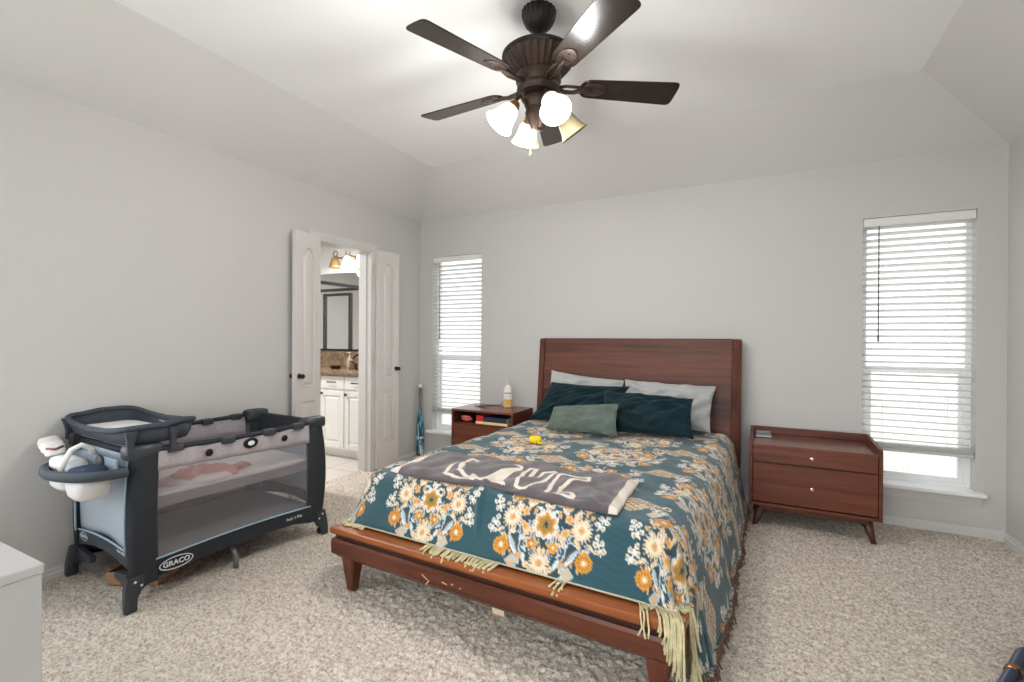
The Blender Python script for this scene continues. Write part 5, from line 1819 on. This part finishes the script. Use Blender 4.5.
nt.links.new(tcn.outputs['Object'], mpn.inputs[0]); nt.links.new(mpn.outputs[0], nz.inputs['Vector']); nt.links.new(nz.outputs['Fac'], rp.inputs[0]); nt.links.new(rp.outputs[0], nt.nodes['Principled BSDF'].inputs['Base Color'])
ca_.data.materials.append(mm)
m_ = MB(); m_.lathe([(0.011, 0.48), (0.013, 0.50), (0.014, 0.72)], 14); m_.build('pole', mat('pole_grey', rgb(112, 114, 116), 0.35, metal=0.5), um, smooth=True)
m_ = MB(); m_.lathe([(0.020, 0.715), (0.024, 0.722), (0.024, 0.748), (0.018, 0.754)], 16); m_.build('handle', mat('handle_white', rgb(216, 218, 218), 0.4), um, smooth=True)
m_ = MB(); m_.lathe([(0.0375, 0.19), (0.039, 0.195), (0.039, 0.21), (0.0375, 0.215)], 24); m_.build('tie_band', mat('tie_white', rgb(205, 212, 216), 0.7), um, smooth=True)


# ================================================================== BATHROOM SEEN THROUGH THE DOORWAY
vy = -0.515          # cabinet front
van = thing('vanity_cabinet', 'white bathroom vanity with two panelled doors and dark pulls, through the doorway', 'vanity', (0, 0, 0))
VX0, UW = -1.57, 0.34
m_ = MB()
m_.box((VX0, vy + 0.02, 0.085), (-0.19, 0.045, 0.845))
m_.box((VX0 + 0.02, vy + 0.075, 0.0), (-0.20, 0.04, 0.085))
m_.box((-0.19, vy + 0.02, 0.0), (-T - 0.012, 0.045, 0.845))
m_.build('carcass', M_white, van, bevel=0.002)
for k in range(4):
    xa = VX0 + k * UW + 0.008; xb = xa + UW - 0.016
    dw = MB().box((xa, vy, 0.705), (xb, vy + 0.0195, 0.835)).build('drawer', M_white, van, bevel=0.004)
    m_ = MB(); xm = (xa + xb) / 2
    m_.tube([(xm - 0.05, vy, 0.775), (xm - 0.05, vy - 0.022, 0.775), (xm + 0.05, vy - 0.022, 0.775), (xm + 0.05, vy, 0.775)], 0.0055, 8); m_.build('drawer_pull', M_black, dw)
    m_ = MB()
    z0, z1, st = 0.105, 0.690, 0.055
    m_.box((xa, vy, z0), (xa + st, vy + 0.0195, z1)); m_.box((xb - st, vy, z0), (xb, vy + 0.0195, z1)); m_.box((xa + st, vy, z0), (xb - st, vy + 0.0195, z0 + st)); m_.box((xa + st, vy, z1 - st), (xb - st, vy + 0.0195, z1))
    m_.box((xa + st, vy + 0.010, z0 + st), (xb - st, vy + 0.018, z1 - st))
    m_.rings([[Vector((x, vy + 0.010, z)) for x, z in ((xa + st + 0.01, z0 + st + 0.01), (xb - st - 0.01, z0 + st + 0.01), (xb - st - 0.01, z1 - st - 0.01), (xa + st + 0.01, z1 - st - 0.01))], [Vector((x, vy + 0.003, z)) for x, z in ((xa + st + 0.03, z0 + st + 0.03), (xb - st - 0.03, z0 + st + 0.03), (xb - st - 0.03, z1 - st - 0.03), (xa + st + 0.03, z1 - st - 0.03))]])
    dr_ = m_.build('door', M_white, van, bevel=0.003, seg=1)
    m_ = MB(); m_.lathe([(0.006, 0), (0.006, 0.01), (0.014, 0.016), (0.014, 0.022), (0.001, 0.026)], 12, Matrix.Translation((xa + 0.028, vy, 0.655)) @ Matrix.Rotation(R(90), 4, 'X')); m_.build('door_knob', M_black, dr_)
M_gran = mat('granite', rgb(128, 106, 84), 0.25, var=0.45, vscale=22, detail=6)
ctop = thing('countertop', 'brown speckled granite worktop with backsplash on the white bathroom vanity', 'countertop', (0, 0, 0.846))
m_ = MB(); m_.box((VX0 - 0.02, vy - 0.03, 0), (-T - 0.005, 0.045, 0.032)); m_.build('slab', M_gran, ctop, bevel=0.004)
m_ = MB(); m_.box((VX0 - 0.02, 0.022, 0.032), (-T - 0.005, 0.045, 0.215)); m_.build('backsplash', M_gran, ctop, bevel=0.003)
zc = 0.8785
fa = thing('faucet', 'dark bronze two-handle faucet on the granite worktop', 'faucet', (-0.70, -0.12, zc))
m_ = MB(); m_.lathe([(0.03, 0), (0.03, 0.008), (0.016, 0.02), (0.014, 0.06)], 16); m_.tube([(0, 0, 0.05), (0, -0.01, 0.12), (0, -0.04, 0.165), (0, -0.09, 0.165), (0, -0.125, 0.13)], [0.015, 0.014, 0.013, 0.012, 0.012], 10); m_.build('spout', M_bronze, fa, smooth=True)
for x in (-0.095, 0.095):
    m_ = MB(); m_.lathe([(0.026, 0), (0.026, 0.008), (0.014, 0.02), (0.018, 0.055), (0.01, 0.065)], 14, Matrix.Translation((x, 0, 0))); m_.tube([(x, 0, 0.06), (x + math.copysign(0.035, x), -0.01, 0.085), (x + math.copysign(0.07, x), -0.012, 0.08)], 0.008, 8); m_.build('handle', M_bronze, fa, smooth=True)
sd = thing('soap_dispenser', 'clear soap dispenser standing beside the dark bronze faucet', 'soap dispenser', (-0.905, -0.10, zc))
m_ = MB(); m_.lathe([(0.03, 0), (0.033, 0.005), (0.033, 0.10), (0.02, 0.12), (0.013, 0.13)], 18); m_.build('bottle', mat('soap_glass', rgb(214, 200, 176), 0.15, trans=0.4), sd, smooth=True)
m_ = MB(); m_.lathe([(0.014, 0.13), (0.014, 0.145), (0.005, 0.15), (0.005, 0.175), (0.012, 0.178), (0.012, 0.188)], 12); m_.tube([(0, 0, 0.183), (0, -0.045, 0.18)], 0.004, 6); m_.build('pump', mat('pump_cream', rgb(226, 220, 206), 0.3), sd, smooth=True)
sdh = thing('soap_dish', 'low dark soap dish on the granite worktop left of the soap dispenser', 'soap dish', (-1.06, -0.16, zc))
m_ = MB(); m_.lathe([(0.035, 0), (0.05, 0.008), (0.065, 0.03), (0.068, 0.034), (0.062, 0.034), (0.046, 0.014), (0.001, 0.012)], 24); m_.build('bowl', M_black, sdh, smooth=True)
m_ = MB(); m_.box((-0.035, -0.022, 0.016), (0.035, 0.022, 0.040)); m_.build('soap_bar', mat('dark_soap', rgb(60, 48, 42), 0.5), None, bevel=0.008).matrix_world = Matrix.Translation((-1.06, -0.16, zc))
tag(bpy.data.objects['soap_bar'], 'dark bar of soap lying in the black soap dish', 'soap')
mi = thing('wall_mirror', 'frameless wall mirror with a black bottom rail above the granite worktop', 'mirror', (0, 0.049, 0))
m_ = MB(); m_.box((-1.62, -0.008, 1.095), (-0.25, -0.001, 1.985)); m_.build('glass', mat('silvered_glass', (0.93, 0.94, 0.94, 1), 0.02, metal=1.0), mi)
m_ = MB(); m_.box((-1.63, -0.014, 1.073), (-0.24, -0.001, 1.095)); m_.build('bottom_rail', M_black, mi)
# lamp bar above the mirror: shades tilted down
M_lbar = mat('bar_bronze', rgb(120, 88, 54), 0.35, metal=0.7)
lb = thing('vanity_light', 'bronze vanity light bar with bell shades above the bathroom mirror', 'wall light', (-0.90, 0.05, 2.125))
m_ = MB(); m_.lathe([(0.07, 0), (0.075, 0.008), (0.05, 0.022), (0.02, 0.03)], 24, Matrix.Translation((0, 0, -0.07)) @ Matrix.Rotation(R(90), 4, 'X') @ Matrix.Diagonal((1.3, 0.75, 1, 1))); m_.build('back_plate', M_lbar, lb, smooth=True)
m_ = MB(); m_.tube([(-0.33 + 0.66 * i / 30, -0.085, 0.03 + 0.012 * math.cos(i / 30 * PI * 6)) for i in range(31)], 0.010, 8); m_.tube([(0, -0.02, -0.06), (0, -0.06, -0.03), (0, -0.085, 0.02)], 0.010, 8); m_.build('bar', M_lbar, lb, smooth=True)
for k, x in enumerate((-0.30, -0.10, 0.10, 0.30)):
    m_ = MB()
    m_.tube([(x, -0.085, 0.03)] + [(x + 0.032 * math.cos(q), -0.09, 0.072 + 0.032 * math.sin(q)) for q in [R(230 - i * 28) for i in range(12)]], 0.006, 8)
    arm = m_.build('scroll_arm', M_lbar, lb, smooth=True)
    lit = k > 0
    m_ = MB()
    prof = [(0.024, 0.020), (0.038, 0.010), (0.046, -0.030), (0.058, -0.075), (0.070, -0.100), (0.066, -0.100), (0.054, -0.072), (0.042, -0.030), (0.032, 0.006)]
    Ms = Matrix.Translation((x, -0.10, 0.01))
    m_.rings([[Ms @ Vector((r_ * math.cos(2 * PI * i / 26), r_ * math.sin(2 * PI * i / 26), z)) for i in range(26)] for r_, z in prof], cap=False)
    m_.build('lamp_shade', glow_mat('vanity_lit_glass', rgb(250, 246, 238), (1.0, 0.95, 0.86, 1), 1.3) if lit else mat('vanity_amber_glass', rgb(132, 104, 60), 0.35), lb, smooth=True)
    if lit:
        d = bpy.data.lights.new('vanity_bulb_light', 'POINT'); d.energy = 11; d.color = (1, 0.98, 0.96); d.shadow_soft_size = 0.06
        o = bpy.data.objects.new('vanity_bulb_light', d); o.location = (-0.90 + x, -0.09, 2.125 - 0.12); C.objects.link(o)
# black framed shower in the corner, which the mirror picks up
shw = thing('shower_screen', 'black framed glass shower enclosure mirrored above the bathroom worktop', 'shower screen', (0, 0, 0))
sx1, sy0, zh = -1.80, -0.98, 1.95
m_ = MB()
m_.box((BX + 0.002, sy0 - 0.018, zh - 0.04), (sx1, sy0 + 0.018, zh)); m_.box((sx1 - 0.018, sy0, zh - 0.04), (sx1 + 0.018, 0.045, zh))
m_.box((BX + 0.002, sy0 - 0.018, 0.0), (sx1, sy0 + 0.018, 0.04)); m_.box((sx1 - 0.018, sy0, 0.0), (sx1 + 0.018, 0.045, 0.04))
for x in (BX + 0.02, sx1):
    m_.box((x - 0.018, sy0 - 0.018, 0.04), (x + 0.018, sy0 + 0.018, zh - 0.04))
m_.build('frame', M_black, shw)
m_ = MB()
for x in (-2.62, -2.10):
    m_.box((x - 0.02, sy0 - 0.022, 0.04), (x + 0.02, sy0 + 0.022, zh - 0.07))
m_.box((-2.62, sy0 - 0.022, zh - 0.11), (-2.10, sy0 + 0.022, zh - 0.07))
m_.build('door_frame', M_black, shw)
m_ = MB(); m_.box((BX + 0.04, sy0 - 0.004, 0.04), (sx1 - 0.02, sy0 + 0.004, zh - 0.04)); m_.build('glass_panel', M_pane, shw)
m_ = MB(); m_.box((sx1 - 0.004, sy0 + 0.02, 0.04), (sx1 + 0.004, 0.04, zh - 0.04)); m_.build('glass_panel', M_pane, shw)
